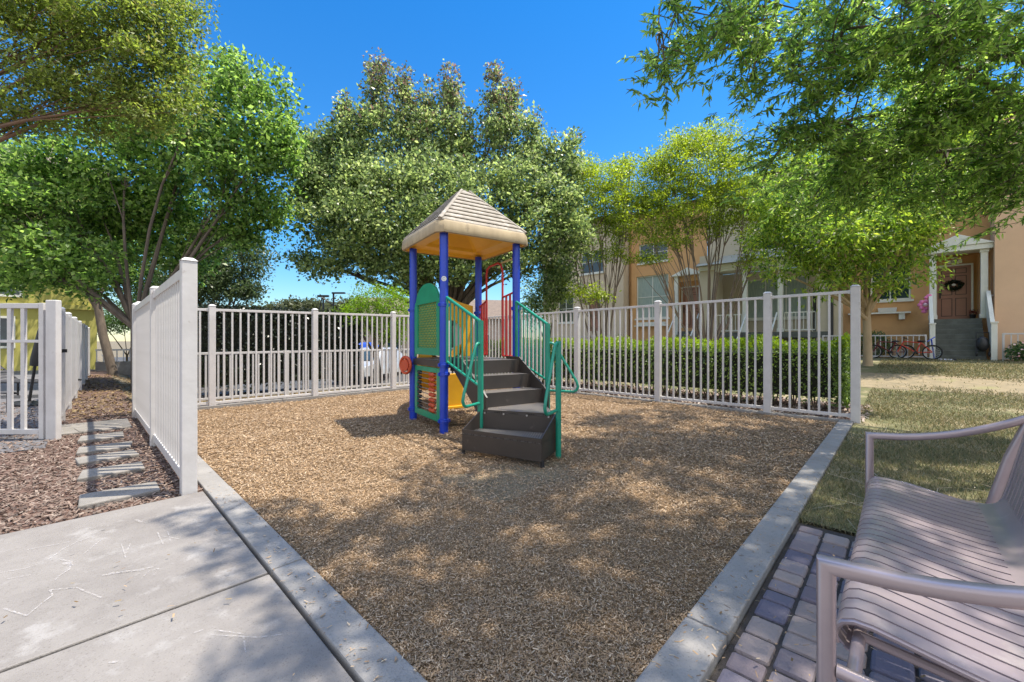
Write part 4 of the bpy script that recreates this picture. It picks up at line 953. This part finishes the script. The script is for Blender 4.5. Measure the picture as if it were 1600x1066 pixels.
def flight(parent, xt, y0, y1, ztop, zbot, n, run):
    q = MB(); rise = (ztop-zbot)/n
    for i in range(n-1):
        q.box(xt-run*(i+1), xt-run*i-.001, y0, y1, zbot-.1, ztop-rise*(i+1))
    return q.build('steps', M_step, parent, bevel=.012)
ZT = 8.9
# -- tan house with the pedimented door (origin at v = 21.6)
h1 = house('townhouse', 'orange tan townhouse with brown front door under a small white pediment', 21.6)
q = MB(); wh = (-.95, .25, 2.85, 4.45); dh = (-2.72, -1.56, 2.0, 4.42)
wall_holes(q, 0, -3.0, 1.38, .2, ZT, [wh, dh, (-1.2, .4, 5.6, 7.0)], .16)
q.add([(.55, -2.72, 2.0), (.55, -1.56, 2.0), (.55, -1.56, 4.42), (.55, -2.72, 4.42)], [(0, 3, 2, 1)])
for y in (-2.72, -1.56): q.add([(.16, y, 2.0), (.55, y, 2.0), (.55, y, 4.42), (.16, y, 4.42)], [(0, 1, 2, 3)])
q.add([(.16, -2.72, 4.42), (.16, -1.56, 4.42), (.55, -1.56, 4.42), (.55, -2.72, 4.42)], [(0, 1, 2, 3)])
q.build('wall', M_tan, h1)
q = MB(); q.box(-.95, .02, -3.62, -2.98, .2, ZT-.2); q.box(-.95, .02, -12, -4.9, .2, ZT-.2); q.box(-.95, .0, -4.9, -3.62, 4.7, ZT-.2); q.build('bay_wall', M_tanp, h1, bevel=.01)
q = MB(); q.box(.6, .7, -4.95, -3.6, .2, 4.8); q.build('porch_wall', M_tan, h1)
window(h1, 0, *wh, dep=.16); window(h1, 0, -1.2, .4, 5.6, 7.0, dep=.16); window(h1, .6, -4.7, -3.85, 2.3, 4.2, dep=-.02, sill=False)
door(h1, .46, -2.56, -1.68, 2.02, 4.05)
q = MB(); q.box(-.75, .55, -2.72, -1.56, 1.72, 1.999); q.build('landing', M_step, h1)
for y in (-2.78, -1.52): column(h1, -.60, y, 2.0, 4.42, .11)
pd = MB(); pd.box(-.80, .05, -2.98, -1.32, 4.42, 4.60)
pd.prism([(-3.05, 4.602), (-1.25, 4.602), (-2.15, 5.02)], lambda a, b, t: (t, a, b), -.84, .02); pd.build('pediment', M_whitetrim, h1, bevel=.015)
q = MB(); q.box(-.01, .0, -2.3, -1.95, 4.12, 4.26); 
plq = MB(); plq.box(.50, .545, -2.34, -1.94, 4.16, 4.30); plo = plq.build('number_plate', M_plaque, h1)
fc = bpy.data.curves.new('number', 'FONT'); fc.body = '107'; fc.size = .13; fc.align_x = 'CENTER'; fc.align_y = 'CENTER'; fc.extrude = .004
fo = bpy.data.objects.new('number_tmp', fc); COL.objects.link(fo); dg = bpy.context.evaluated_depsgraph_get(); tm = bpy.data.meshes.new_from_object(fo.evaluated_get(dg)); bpy.data.objects.remove(fo)
tm.materials.clear(); tm.materials.append(M_black); to = bpy.data.objects.new('number', tm); COL.objects.link(to); to.parent = plo; to.location = (.495, -2.14, 4.23); to.rotation_euler = (R(90), 0, R(-90))
q = MB(); q.box(.44, .54, -2.22, -2.06, 4.335, 4.40); q.build('porch_light', M_plaque, h1, bevel=.01)
flight(h1, -.75, -2.72, -1.56, 2.0, .50, 8, .155)
rl = MB()
for y in (-2.86, -1.46):
    rl.hexa([(-.74, y-.05, 2.1), (-1.86, y-.05, .75), (-1.86, y+.05, .75), (-.74, y+.05, 2.1)], [(-.74, y-.05, 2.95), (-1.86, y-.05, 1.62), (-1.86, y+.05, 1.62), (-.74, y+.05, 2.95)])
rl.build('stair_rail', M_whitetrim, h1)
for y in (-2.86, -1.46):
    q = MB(); q.box(-2.02, -1.88, y-.07, y+.07, .3, 1.78); q.box(-2.04, -1.86, y-.09, y+.09, 1.78, 1.83); q.build('newel_post', M_whitetrim, h1, bevel=.01)
q = MB(); q.box(-.18, -.02, -.95, .95, 2.30, 2.36); q.box(-.14, -.02, -.78, -.6, 2.06, 2.30); q.box(-.14, -.02, .62, .8, 2.06, 2.30); shelf = q.build('shelf', M_whitetrim, h1)
for y0_, y1_, lb in ((-.55, .02, 'white planter box on the ledge under the window, the right one'), (.2, .75, 'white planter box on the ledge under the window, the left one')):
    q = MB(); q.hexa([(-.07, y0_+.02, 0), (.07, y0_+.02, 0), (.07, y1_-.02, 0), (-.07, y1_-.02, 0)], [(-.09, y0_, .17), (.09, y0_, .17), (.09, y1_, .17), (-.09, y1_, .17)])
    o = q.build('planter_box', M_plaque, bevel=.008); o.location = F(21.6-.105, 0, 2.362); o.rotation_euler = fr; tag(o, lb, 'planter', 'planter boxes under the window')
q = MB(); q.box(-.25, .02, -3.0, 1.38, ZT-.001, ZT+.25); q.prism([(-1.3, ZT+.25), (9, ZT+.25), (9, ZT+2.3)], lambda a, b, t: (a, t, b), -12, 1.38); q.build('roof', M_tile, h1)
q = MB(); q.box(-.03, -.001, -3.0, 1.38, .2, .55); q.build('plinth', M_tan, h1)
# -- grey beige house with the column porch
h2 = house('townhouse', 'grey beige townhouse with white columns along a deep front porch', 20.5)
q = MB(); win2 = (2.45, 5.0, 2.3, 4.25); d2 = (1.62, 2.3, 1.62, 3.75)
wall_holes(q, 1.7, 1.4, 6.6, .2, 4.65, [win2, (1.62, 2.3, 1.621, 3.75)], .14)
wall_holes(q, 1.0, 1.4, 6.6, 4.66, ZT+.2, [(2.4, 4.2, 5.5, 6.9)], .14)
q.box(-.15, 1.0, 5.86, 6.6, .2, 5.4); q.box(-.15, .1, 1.42, 1.9, .2, 4.55); q.box(-.15, .1, 1.05, 1.38, .2, 5.2); q.build('wall', M_grey, h2)
window(h2, 1.7, *win2, cols=3, rows=1, glass=M_curt); window(h2, 1.0, 2.4, 4.2, 5.5, 6.9)
door(h2, 1.78, 1.66, 2.26, 1.64, 3.70, mat('dark door paint', (.02, .028, .03), None, 3, .4))
q = MB(); q.box(-.2, 1.69, 1.4, 5.85, 1.35, 1.6); q.build('porch_floor', M_step, h2)
q = MB(); q.box(-.18, 1.0, 1.4, 5.85, 4.55, 4.66); q.box(-.24, .06, 1.35, 6.62, 4.661, 4.86); q.build('beam', M_whitetrim, h2)
q = MB(); q.prism([(-.55, 4.87), (1.02, 4.87), (1.02, 5.50)], lambda a, b, t: (a, t, b), 1.2, 6.7); q.build('porch_roof', mat('grey green shingle', (.36, .36, .30), (.30, .30, .25), 3, .9, bump=.4, bscale=15), h2)
for y in (3.2, 4.6): column(h2, -.02, y, 1.6, 4.55, .12)
q = MB(); q.cyl((-.2, 1.40-.0, .3), (-.2, 1.40, 4.7), .07, 10); q.build('downspout', M_black, h2)
for a, b in ((1.95, 3.05), (4.75, 5.82)):
    q = MB(); q.box(-.04, .0, a, b, 2.42, 2.47); q.box(-.04, .0, a, b, 1.66, 1.71)
    n_ = int((b-a)/.13)
    for i in range(n_+1): yy = a+(b-a)*i/n_; q.box(-.032, -.008, yy-.012, yy+.012, 1.71, 2.42)
    q.build('porch_rail', M_whitetrim, h2)
flight(h2, -.2, 3.35, 4.45, 1.6, .45, 7, .24)
q = MB()
for y in (3.30, 4.50): q.beam((-.2, y, 2.45), (-1.7, y, 1.25), .05, .06); q.box(-1.74, -1.66, y-.04, y+.04, .3, 1.3)
q.build('stair_rail', M_whitetrim, h2)
q = MB(); q.prism([(.6, ZT+.2), (9, ZT+.2), (9, ZT+2.5)], lambda a, b, t: (a, t, b), 1.39, 6.6); q.build('roof', M_tile, h2)
# -- next tan house
h3 = house('townhouse', 'orange tan townhouse behind the right crape myrtle, with tall curtained window', 21.5)
q = MB(); w3 = (8.65, 10.55, 2.5, 4.95); d3 = (7.0, 8.05, 1.9, 4.4)
wall_holes(q, 0, 6.61, 11.0, .2, ZT-.4, [w3, d3, (8.7, 10.4, 5.7, 6.8)], .16); q.build('wall', M_tan, h3)
window(h3, 0, *w3, dep=.16, rows=2, glass=M_curt); window(h3, 0, 8.7, 10.4, 5.7, 6.8, dep=.16)
q = MB(); q.box(.0, 1.6, 10.86, 11.0, .2, ZT-.4) ; q.build('side_wall', M_tan, h3)
door(h3, .3, 7.06, 7.99, 1.92, 4.1); q = MB(); q.box(.36, .40, 6.9, 8.2, 1.6, 4.6); q.build('recess', M_tan, h3)
q = MB(); q.box(-.16, -.002, 6.78, 6.98, .3, 4.7); q.box(-.16, -.002, 8.07, 8.27, .3, 4.7); q.prism([(6.6, 4.7), (8.45, 4.7), (7.52, 5.1)], lambda a, b, t: (t, a, b), -.3, -.003); q.build('door_surround', M_whitetrim, h3)
flight(h3, -.05, 7.0, 8.05, 1.9, .45, 8, .2)
q = MB()
for y in (6.92, 8.14): q.beam((-.17, y, 2.75), (-1.6, y, 1.3), .05, .06); q.box(-1.66, -1.58, y-.04, y+.04, .3, 1.36)
q.build('stair_rail', M_whitetrim, h3)
q = MB(); q.box(-.18, -.002, 8.6, 10.6, 2.04, 2.10); q.box(-.16, -.02, 8.75, 10.4, 2.101, 2.27); q.build('shelf', M_whitetrim, h3)
q = MB(); q.prism([(-.5, ZT-.4), (9, ZT-.4), (9, ZT+1.6)], lambda a, b, t: (a, t, b), 6.6, 11.1); q.build('roof', M_tile, h3)
# -- beige house
h4 = house('townhouse', 'pale beige townhouse wall behind the left crape myrtle', 20.9)
q = MB(); wall_holes(q, 0, 11.05, 17.0, .0, ZT-.3, [(12.6, 13.5, 1.8, 3.9), (14.6, 15.8, 2.4, 4.2), (12.4, 14, 5.4, 6.8)], .14); q.box(0.001, 8, 17.0, 17.1, .0, ZT-.3); q.box(0.001, 8, 11.06, 11.14, .0, ZT-.3); q.build('wall', M_beige, h4)
window(h4, 0, 14.6, 15.8, 2.4, 4.2); window(h4, 0, 12.4, 14, 5.4, 6.8); door(h4, .06, 12.66, 13.44, 1.82, 3.84)
q = MB(); q.prism([(-.5, ZT-.3), (9, ZT-.3), (9, ZT+1.8)], lambda a, b, t: (a, t, b), 11.0, 17.3); q.build('roof', M_tile, h4)
low_rail('low white rail in front of the tan townhouse, left of its steps', 19.6, [-1.3, .2, 1.6], 1.42, .55)
low_rail('low white rail in front of the tan townhouse, right of its steps', 19.6, [-6.2, -4.6, -3.05], 1.45, .55)
low_rail('short white rail on the tan porch between the pediment and the pale wall', 20.95, [-3.0, -2.9], 2.8, 2.0)
low_rail('low white rail in front of the pale beige townhouse', 19.8, [11.4, 13, 14.6, 16.2], 1.5, .55)

# things by the steps
def bicycle(label, loc, rz, m, lean=.12, s_=1.0):
    t = thing('bicycle', label, 'bicycle', loc, rz, 'bicycles beside the front steps'); t.rotation_euler = (lean, 0, rz); r_ = .27*s_; wb = .46*s_
    for x in (-wb, wb):
        q = MB(); q.torus((x, 0, r_), (0, 1, 0), r_-.02, .022, 22, 6); wl = q.build('wheel', M_tyre, t, True)
        q = MB(); q.torus((x, 0, r_), (0, 1, 0), r_-.05, .008, 22, 5)
        for k_ in range(8): a = math.pi*k_/8; q.cyl((x-(r_-.05)*math.cos(a), 0, r_-(r_-.05)*math.sin(a)), (x+(r_-.05)*math.cos(a), 0, r_+(r_-.05)*math.sin(a)), .003, 4)
        q.build('rim', M_steel, wl)
    q = MB(); bb = (-.04, 0, r_*.95); st_ = (-.16*s_, 0, .62*s_); hd = (.30*s_, 0, .66*s_); hb = (.33*s_, 0, .52*s_)
    for a, b in ((bb, st_), (bb, hb), (st_, hd), (bb, (-wb, 0, r_)), (st_, (-wb, 0, r_)), (hd, (wb, 0, r_))): q.cyl(a, b, .019, 8)
    q.build('frame', m, t, True)
    q = MB(); q.ball((-.17*s_, 0, .67*s_), .09, 10, 6, (1.3, .7, .35)); q.cyl(st_, (-.17*s_, 0, .66*s_), .012, 6); q.build('saddle', M_black, t, True)
    q = MB(); q.tube([(.22*s_, -.24, .78*s_), (.29*s_, -.12, .80*s_), (.29*s_, .12, .80*s_), (.22*s_, .24, .78*s_)], .012, 8); q.cyl(hd, (.29*s_, 0, .80*s_), .014, 8); q.build('handlebar', M_black, t, True)
    q = MB(); q.cyl((-.04, -.09, r_*.95), (-.04, .09, r_*.95), .045, 10); q.box(-.14, -.10, -.13, -.05, .14, .17); q.box(.02, .06, .05, .13, .33, .36); q.build('crank', M_black, t)
zs = .50
bicycle('bright red bicycle leaning by the left newel post of the brown door steps', F(19.15, -1.0, gz(19.15, -1)), TH+R(80), mat('bright red paint', (.6, .06, .03), None, 3, .35), .14, .95)
bicycle('dark maroon bicycle behind the bright red one, nearest the rail', F(19.3, -.35, gz(19.3, -.35)), TH+R(104), mat('maroon paint', (.16, .02, .025), None, 3, .4), -.12, .95)
t = thing('kick_scooter', 'blue and white kick scooter leaning on the steps beside the red bicycle', 'scooter', F(19.25, -1.72, .50), TH+R(60)); t.rotation_euler = (R(-22), 0, TH+R(60))
q = MB(); q.box(-.28, .22, -.05, .05, .06, .09); q.build('footboard', mat('scooter white', (.7, .7, .75), None, 3, .4), t, bevel=.01)
q = MB(); q.cyl((.24, 0, .08), (.18, 0, .82), .02, 10); q.tube([(.18, -.2, .82), (.18, .2, .82)], .016, 8); q.build('steering_column', mat('scooter blue', (.05, .1, .5), None, 3, .4), t, True)
for x in (-.28, .26): q = MB(); q.cyl((x, -.02, .06), (x, .02, .06), .06, 14); q.build('wheel', M_tyre, t, True)
t = thing('stroller', 'folded black stroller standing against the right newel post of the steps', 'stroller', F(19.72, -2.62, .68), TH)
q = MB(); q.ball((0, 0, .42), .17, 12, 8, (.8, .9, 1.5)); q.build('folded_seat', M_black, t, True)
q = MB(); q.tube([(-.08, -.14, .1), (.02, -.14, .8), (.02, .14, .8), (-.08, .14, .1)], .012, 6); q.build('frame', M_black, t, True)
for y in (-.14, .14): q = MB(); q.cyl((-.08, y-.02, .08), (-.08, y+.02, .08), .075, 12); q.build('wheel', M_tyre, t, True)
# pink flower hanging at the left column, wreath on the door, pot
t = thing('flower_decoration', 'bright pink plastic flower decoration hanging on the left porch column', 'decoration', F(20.82, -1.32, 2.55), TH)
q = MB()
for i in range(7): a = 2*math.pi*i/7; q.ball((0, .14*math.cos(a), .14*math.sin(a)), .075, 8, 5, (.5, 1, 1))
q.build('petals', M_pink, t, True); q = MB(); q.ball((-.05, 0, 0), .07, 8, 5); q.build('centre', mat('pale pink', (.8, .55, .65), None, 3, .5), t, True)
q = MB(); q.ball((0, -.10, .32), .09, 8, 5, (.5, 1, .8)); q.ball((0, -.02, .26), .06, 8, 5); q.ball((0, .02, -.25), .09, 8, 5, (.5, 1, .8)); q.build('bow', M_pink, t, True)
t = thing('door_wreath', 'small dark leafy wreath hanging on the brown front door', 'wreath', F(22.03, -2.12, 3.32), TH)
n = 700; a = rng.uniform(0, 2*np.pi, n); rr = .15+rng.normal(0, .03, n)
P = np.stack([rng.normal(-.02, .02, n), rr*1.25*np.cos(a), rr*np.sin(a)], 1); v_, f_ = leaf_arrays(P, rng.normal(size=(n, 3)), np.full(n, .07), .5); npmesh('leaves', v_, f_, L_dark, t)
q = MB(); q.ball((-.02, 0, .02), .05, 8, 5, (.4, 1.2, 1)); q.build('bow', M_plaque, t, True)
t = thing('flower_pot', 'small dark pot with red blooms on the landing beside the brown door', 'flower pot', F(21.75, -2.58, 2.0), TH)
q = MB(); q.tube([(0, 0, 0), (0, 0, .16), (0, 0, .18)], [.06, .09, .095], 14); q.build('pot', M_black, t, True)
n = 160; P = rng.normal(size=(n, 3))*np.array([.05, .05, .05])+np.array([0, 0, .26]); v_, f_ = leaf_arrays(P, rng.normal(size=(n, 3)), np.full(n, .05), .6); npmesh('blooms', v_, f_, islands('red bloom', [(.3, .02, .03), (.05, .08, .02), (.45, .05, .08)], .6), t)
def bush(label, v, u, r_, h, m=L_shrub, n=2200, flowers=False):
    z = gz(v, u); t = thing('bush', label, 'bush', F(v, u, z), TH)
    d = unit(rng.normal(size=(n, 3))); P = d*(rng.uniform(.2, 1, (n, 1))**.4)*np.array([r_, r_, h*.5])+np.array([0, 0, h*.52]); P[:, 2] = np.maximum(P[:, 2], .03)
    P += .08*np.sin(P[:, [1, 2, 0]]*9)
    v_, f_ = leaf_arrays(P, d+rng.normal(size=(n, 3))*.5, rng.uniform(.05, .10, n), .5); npmesh('foliage', v_, f_, m, t)
    q = MB()
    for i in range(7): q.tube([(0, 0, -.05), (random.uniform(-.2, .2)*r_, random.uniform(-.2, .2)*r_, h*.3), (random.uniform(-.6, .6)*r_, random.uniform(-.6, .6)*r_, h*.7)], [.015, .01, .005], 5)
    q.build('stem', M_stem, t)
    if flowers:
        n = 60; P = unit(rng.normal(size=(n, 3)))*np.array([r_, r_, h*.5])+np.array([0, 0, h*.55]); P[:, 2] = np.maximum(P[:, 2], .05); v_, f_ = leaf_arrays(P, rng.normal(size=(n, 3)), np.full(n, .07), .9); npmesh('flowers', v_, f_, islands('pink flower', [(.7, .35, .35), (.8, .6, .55), (.6, .2, .25)], .6), t)
bush('leafy bush behind the low rail, between the tan trunk and the red bicycle', 20.3, .05, .55, 1.0)
bush('second leafy bush at the foot of the tan wall, left of the tan trunk', 20.3, 1.0, .4, .7)
bush('flowering bush right of the steps, with pale pink blooms', 19.3, -3.6, .55, .62, flowers=True)
bush('low bush at the right edge of the picture by the lawn', 18.9, -4.7, .6, .5)

# ------------------------------------------------------------------ yellow building, pool side
yb = thing('yellow_building', 'yellow stucco building with white framed windows behind the pool fence', 'building', F(0, 25, 0), TH)
# frame: x = v, y = u ; facade looks to -y
def wall_holes_y(q, y, x0, x1, z0, z1, holes, dep=.14):
    t_ = MB(); wall_holes(t_, 0, x0, x1, z0, z1, holes, dep)
    q.add([(b, y+a, c) for a, b, c in t_.v], [tuple(reversed(f)) for f in t_.f])
def window_y(parent, y, a, b, c, d, glass=None, cols=2, rows=1, fw=.09):
    q = MB(); q.box(a-fw, a, y-.05, y+.10, c-fw, d+fw); q.box(b, b+fw, y-.05, y+.10, c-fw, d+fw); q.box(a, b, y-.05, y+.10, c-fw, c); q.box(a, b, y-.05, y+.10, d, d+fw)
    for i in range(1, cols): xx = a+(b-a)*i/cols; q.box(xx-.03, xx+.03, y-.02, y+.10, c, d)
    w_ = q.build('window', M_whitetrim, parent); q = MB(); q.box(a, b, y+.105, y+.12, c, d); q.build('pane', glass or M_glass, w_); return w_
q = MB(); hl = [(-4.2, -2.6, 3.05, 4.0), (-7.2, -5.2, 3.05, 4.0), (-4.9, -3.2, 4.9, 6.1), (-8.6, -6, 4.9, 6.1), (-5.5, -2.8, 1.0, 2.1)]
wall_holes_y(q, 0, -16, -.42, -.2, 8.0, hl)
q.add([(-.42, 0, -.2), (-.42, 10, -.2), (-.42, 10, 8), (-.42, 0, 8)], [(0, 1, 2, 3)]); q.build('wall', M_yellow, yb)
for i, h_ in enumerate(hl): window_y(yb, 0, *h_, glass=M_shut if i in (2, 3) else M_glass)
q = MB(); q.prism([(-.6, 8.0), (11, 8.0), (5, 10.5)], lambda a, b, t: (t, a, b), -16.5, .1); q.build('roof', M_tile, yb)
q = MB(); q.box(-16, -.42, -.10, -.001, 2.55, 2.75); q.build('string_course', M_yellow, yb)
t = thing('brick_wall', 'low pale garden wall with white rail closing the far end of the bark strip', 'wall', F(.9, 23.0, gz(.9, 23)), TH)
q = MB(); q.box(-1.4, 2.6, -.1, .1, -.2, .75); q.build('base_wall', M_conc, t)
q = MB(); q.box(-1.4, 2.6, -.03, .03, 1.2, 1.27)
for i in range(21): q.box(-1.38+i*.198, -1.34+i*.198, -.02, .02, .75, 1.2)
q.build('rail', M_white, t)
def lounger(label, X, Y, rz):
    t = thing('lounge_chair', label, 'lounge chair', (X, Y, 0), rz, 'lounge chairs by the pool')
    q = MB()
    for s_ in (-.3, .3):
        q.tube([(-.9, s_, .32), (.3, s_, .34), (.85, s_, .85)], .018, 8)
        for x in (-.75, .3): q.cyl((x, s_, 0), (x, s_, .33), .018, 8)
    q.build('frame', M_black, t, True)
    q = MB()
    for i in range(14): x = -.88+i*.09; q.box(x, x+.06, -.29, .29, .335, .345)
    for i in range(8): f_ = i/8; x = .3+f_*.52; q.beam((x, -.29, .355+f_*.49), (x, .29, .355+f_*.49), .055, .01, (-.6, 0, .7))
    q.build('sling', mat('dark sling', (.05, .05, .06), None, 6, .8), t)
lounger('black lounge chair nearest the pool gate, seen through its bars', -9.2, 6.5, R(185)); lounger('black lounge chair further back by the pool, behind the nearest one', -10.6, 8.8, R(190)); lounger('black lounge chair at the left edge behind the pool gate', -11.2, 6.4, R(200))
t = thing('patio_umbrella', 'closed dark patio umbrella leaning on its pole behind the pool gate', 'umbrella', (-9.0, 7.6, 0)); t.rotation_euler = (0, R(9), 0)
q = MB(); q.cyl((0, 0, 0), (0, 0, 1.5), .022, 10); q.build('pole', M_black, t, True)
q = MB(); q.tube([(0, 0, .75), (0, 0, .9), (0, 0, 1.4), (0, 0, 1.62)], [.07, .075, .04, .01], 10); q.build('canopy', M_black, t, True)
q = MB(); q.tube([(0, 0, 0), (0, 0, .05), (0, 0, .08)], [.22, .22, .06], 20); q.build('base', M_black, t, True)

# ------------------------------------------------------------------ cars, lamps, distant house beyond the fence
def car(label, px, Y, m, rz):
    X = (px-800)/638*Y; z = gzw(X, Y)+.01; t = thing('parked_car', label, 'car', (X, Y, z), rz, 'cars parked beyond the back fence')
    prof_ = [(-2.15, .30), (-2.18, .55), (-2.05, .72), (-1.15, .88), (-.55, 1.40), (.75, 1.45), (1.55, 1.02), (2.1, .95), (2.15, .55), (2.1, .30)]
    rg = []
    for y, s_ in ((-.88, .92), (-.80, 1.0), (.80, 1.0), (.88, .92)):
        rg.append([(x*(.985 if s_ < 1 else 1), y if z_ < .95 else y*.84, .3+(z_-.3)*(s_ if z_ > .9 else 1)) for x, z_ in prof_])
    q = MB(); n_ = len(prof_); q.add([v for r_ in rg for v in r_], [(i*n_+j, i*n_+(j+1) % n_, (i+1)*n_+(j+1) % n_, (i+1)*n_+j) for i in range(3) for j in range(n_)]+[tuple(range(n_-1, -1, -1)), tuple(3*n_+j for j in range(n_))])
    bo = q.build('body', m, t, True, bevel=.03)
    q = MB(); q.hexa([(-1.11, -.66, .93), (-1.11, .66, .93), (-.62, .60, 1.37), (-.62, -.60, 1.37)], [(-1.135, -.66, .935), (-1.135, .66, .935), (-.645, .60, 1.375), (-.645, -.60, 1.375)]); q.build('windscreen', M_glass, t)
    q = MB(); q.box(-2.2, -2.14, -.35, .35, .42, .58); q.build('grille', M_black, t)
    for s_ in (-.66, .66):
        q = MB(); q.ball((-2.08, s_, .64), .1, 10, 6, (.6, 1.4, .7)); q.build('headlight', M_plaque, t, True)
    for x in (-1.35, 1.35):
        for s_ in (-.80, .80):
            q = MB(); q.cyl((x, s_-.1, .31), (x, s_+.1, .31), .31, 20); wl = q.build('wheel', M_tyre, t, True)
            q = MB(); q.cyl((x, s_-.105, .31), (x, s_+.105, .31), .19, 14); q.build('rim', M_steel, wl)
    return t
car('white parked car facing the playground beyond the back fence', 584, 16.0+2.2, M_wcar, R(90)-.22)
car('blue parked car half behind the white car', 556, 22.5, M_bcar, R(90)-.35)
for px, Y, zt, lb in ((505, 34, 4.9, 'left of the two dark lamp posts far beyond the back fence, straight'), (521, 32, 4.9, 'right of the two dark lamp posts, with a curved arm')):
    X = (px-800)/638*Y; z = gzw(X, Y); t = thing('lamp_post', lb, 'lamp post', (X, Y, z), 0, 'lamp posts in the car park')
    q = MB(); q.cyl((0, 0, 0), (0, 0, zt-z), .09, 8, .07); q.build('pole', M_black, t, True)
    q = MB()
    if px == 505: q.box(-.45, .45, -.12, .12, zt-z-.05, zt-z+.12)
    else: q.tube([(0, 0, zt-z-.9), (-.9, 0, zt-z-.3), (-1.2, 0, zt-z-1.6)], .05, 6); q.box(-.1, .9, -.12, .12, zt-z, zt-z+.12)
    q.build('lamp_head', M_black, t)
t = thing('distant_house', 'pale pink house far behind the tower, seen between the fence bars', 'house', W(690, 533, 30)-Vector((0, 0, 1.75)), R(12))
q = MB(); q.box(-6, 6, 0, 7, 0, 3.4); q.build('wall', mat('pinkish stucco', (.5, .4, .36), (.44, .36, .33), 2, .9), t)
q = MB(); q.prism([(-.6, 3.4), (7.6, 3.4), (3.5, 5.2)], lambda a, b, t_: (t_, a, b), -6.4, 6.4); q.build('roof', M_tile, t)
for x in (-4, -1, 2.4):
    q = MB(); q.box(x, x+1.2, -.06, -.005, 1.0, 2.3); w_ = q.build('window', M_whitetrim, t); q = MB(); q.box(x+.08, x+1.12, -.075, -.062, 1.08, 2.22); q.build('pane', M_glass, w_)
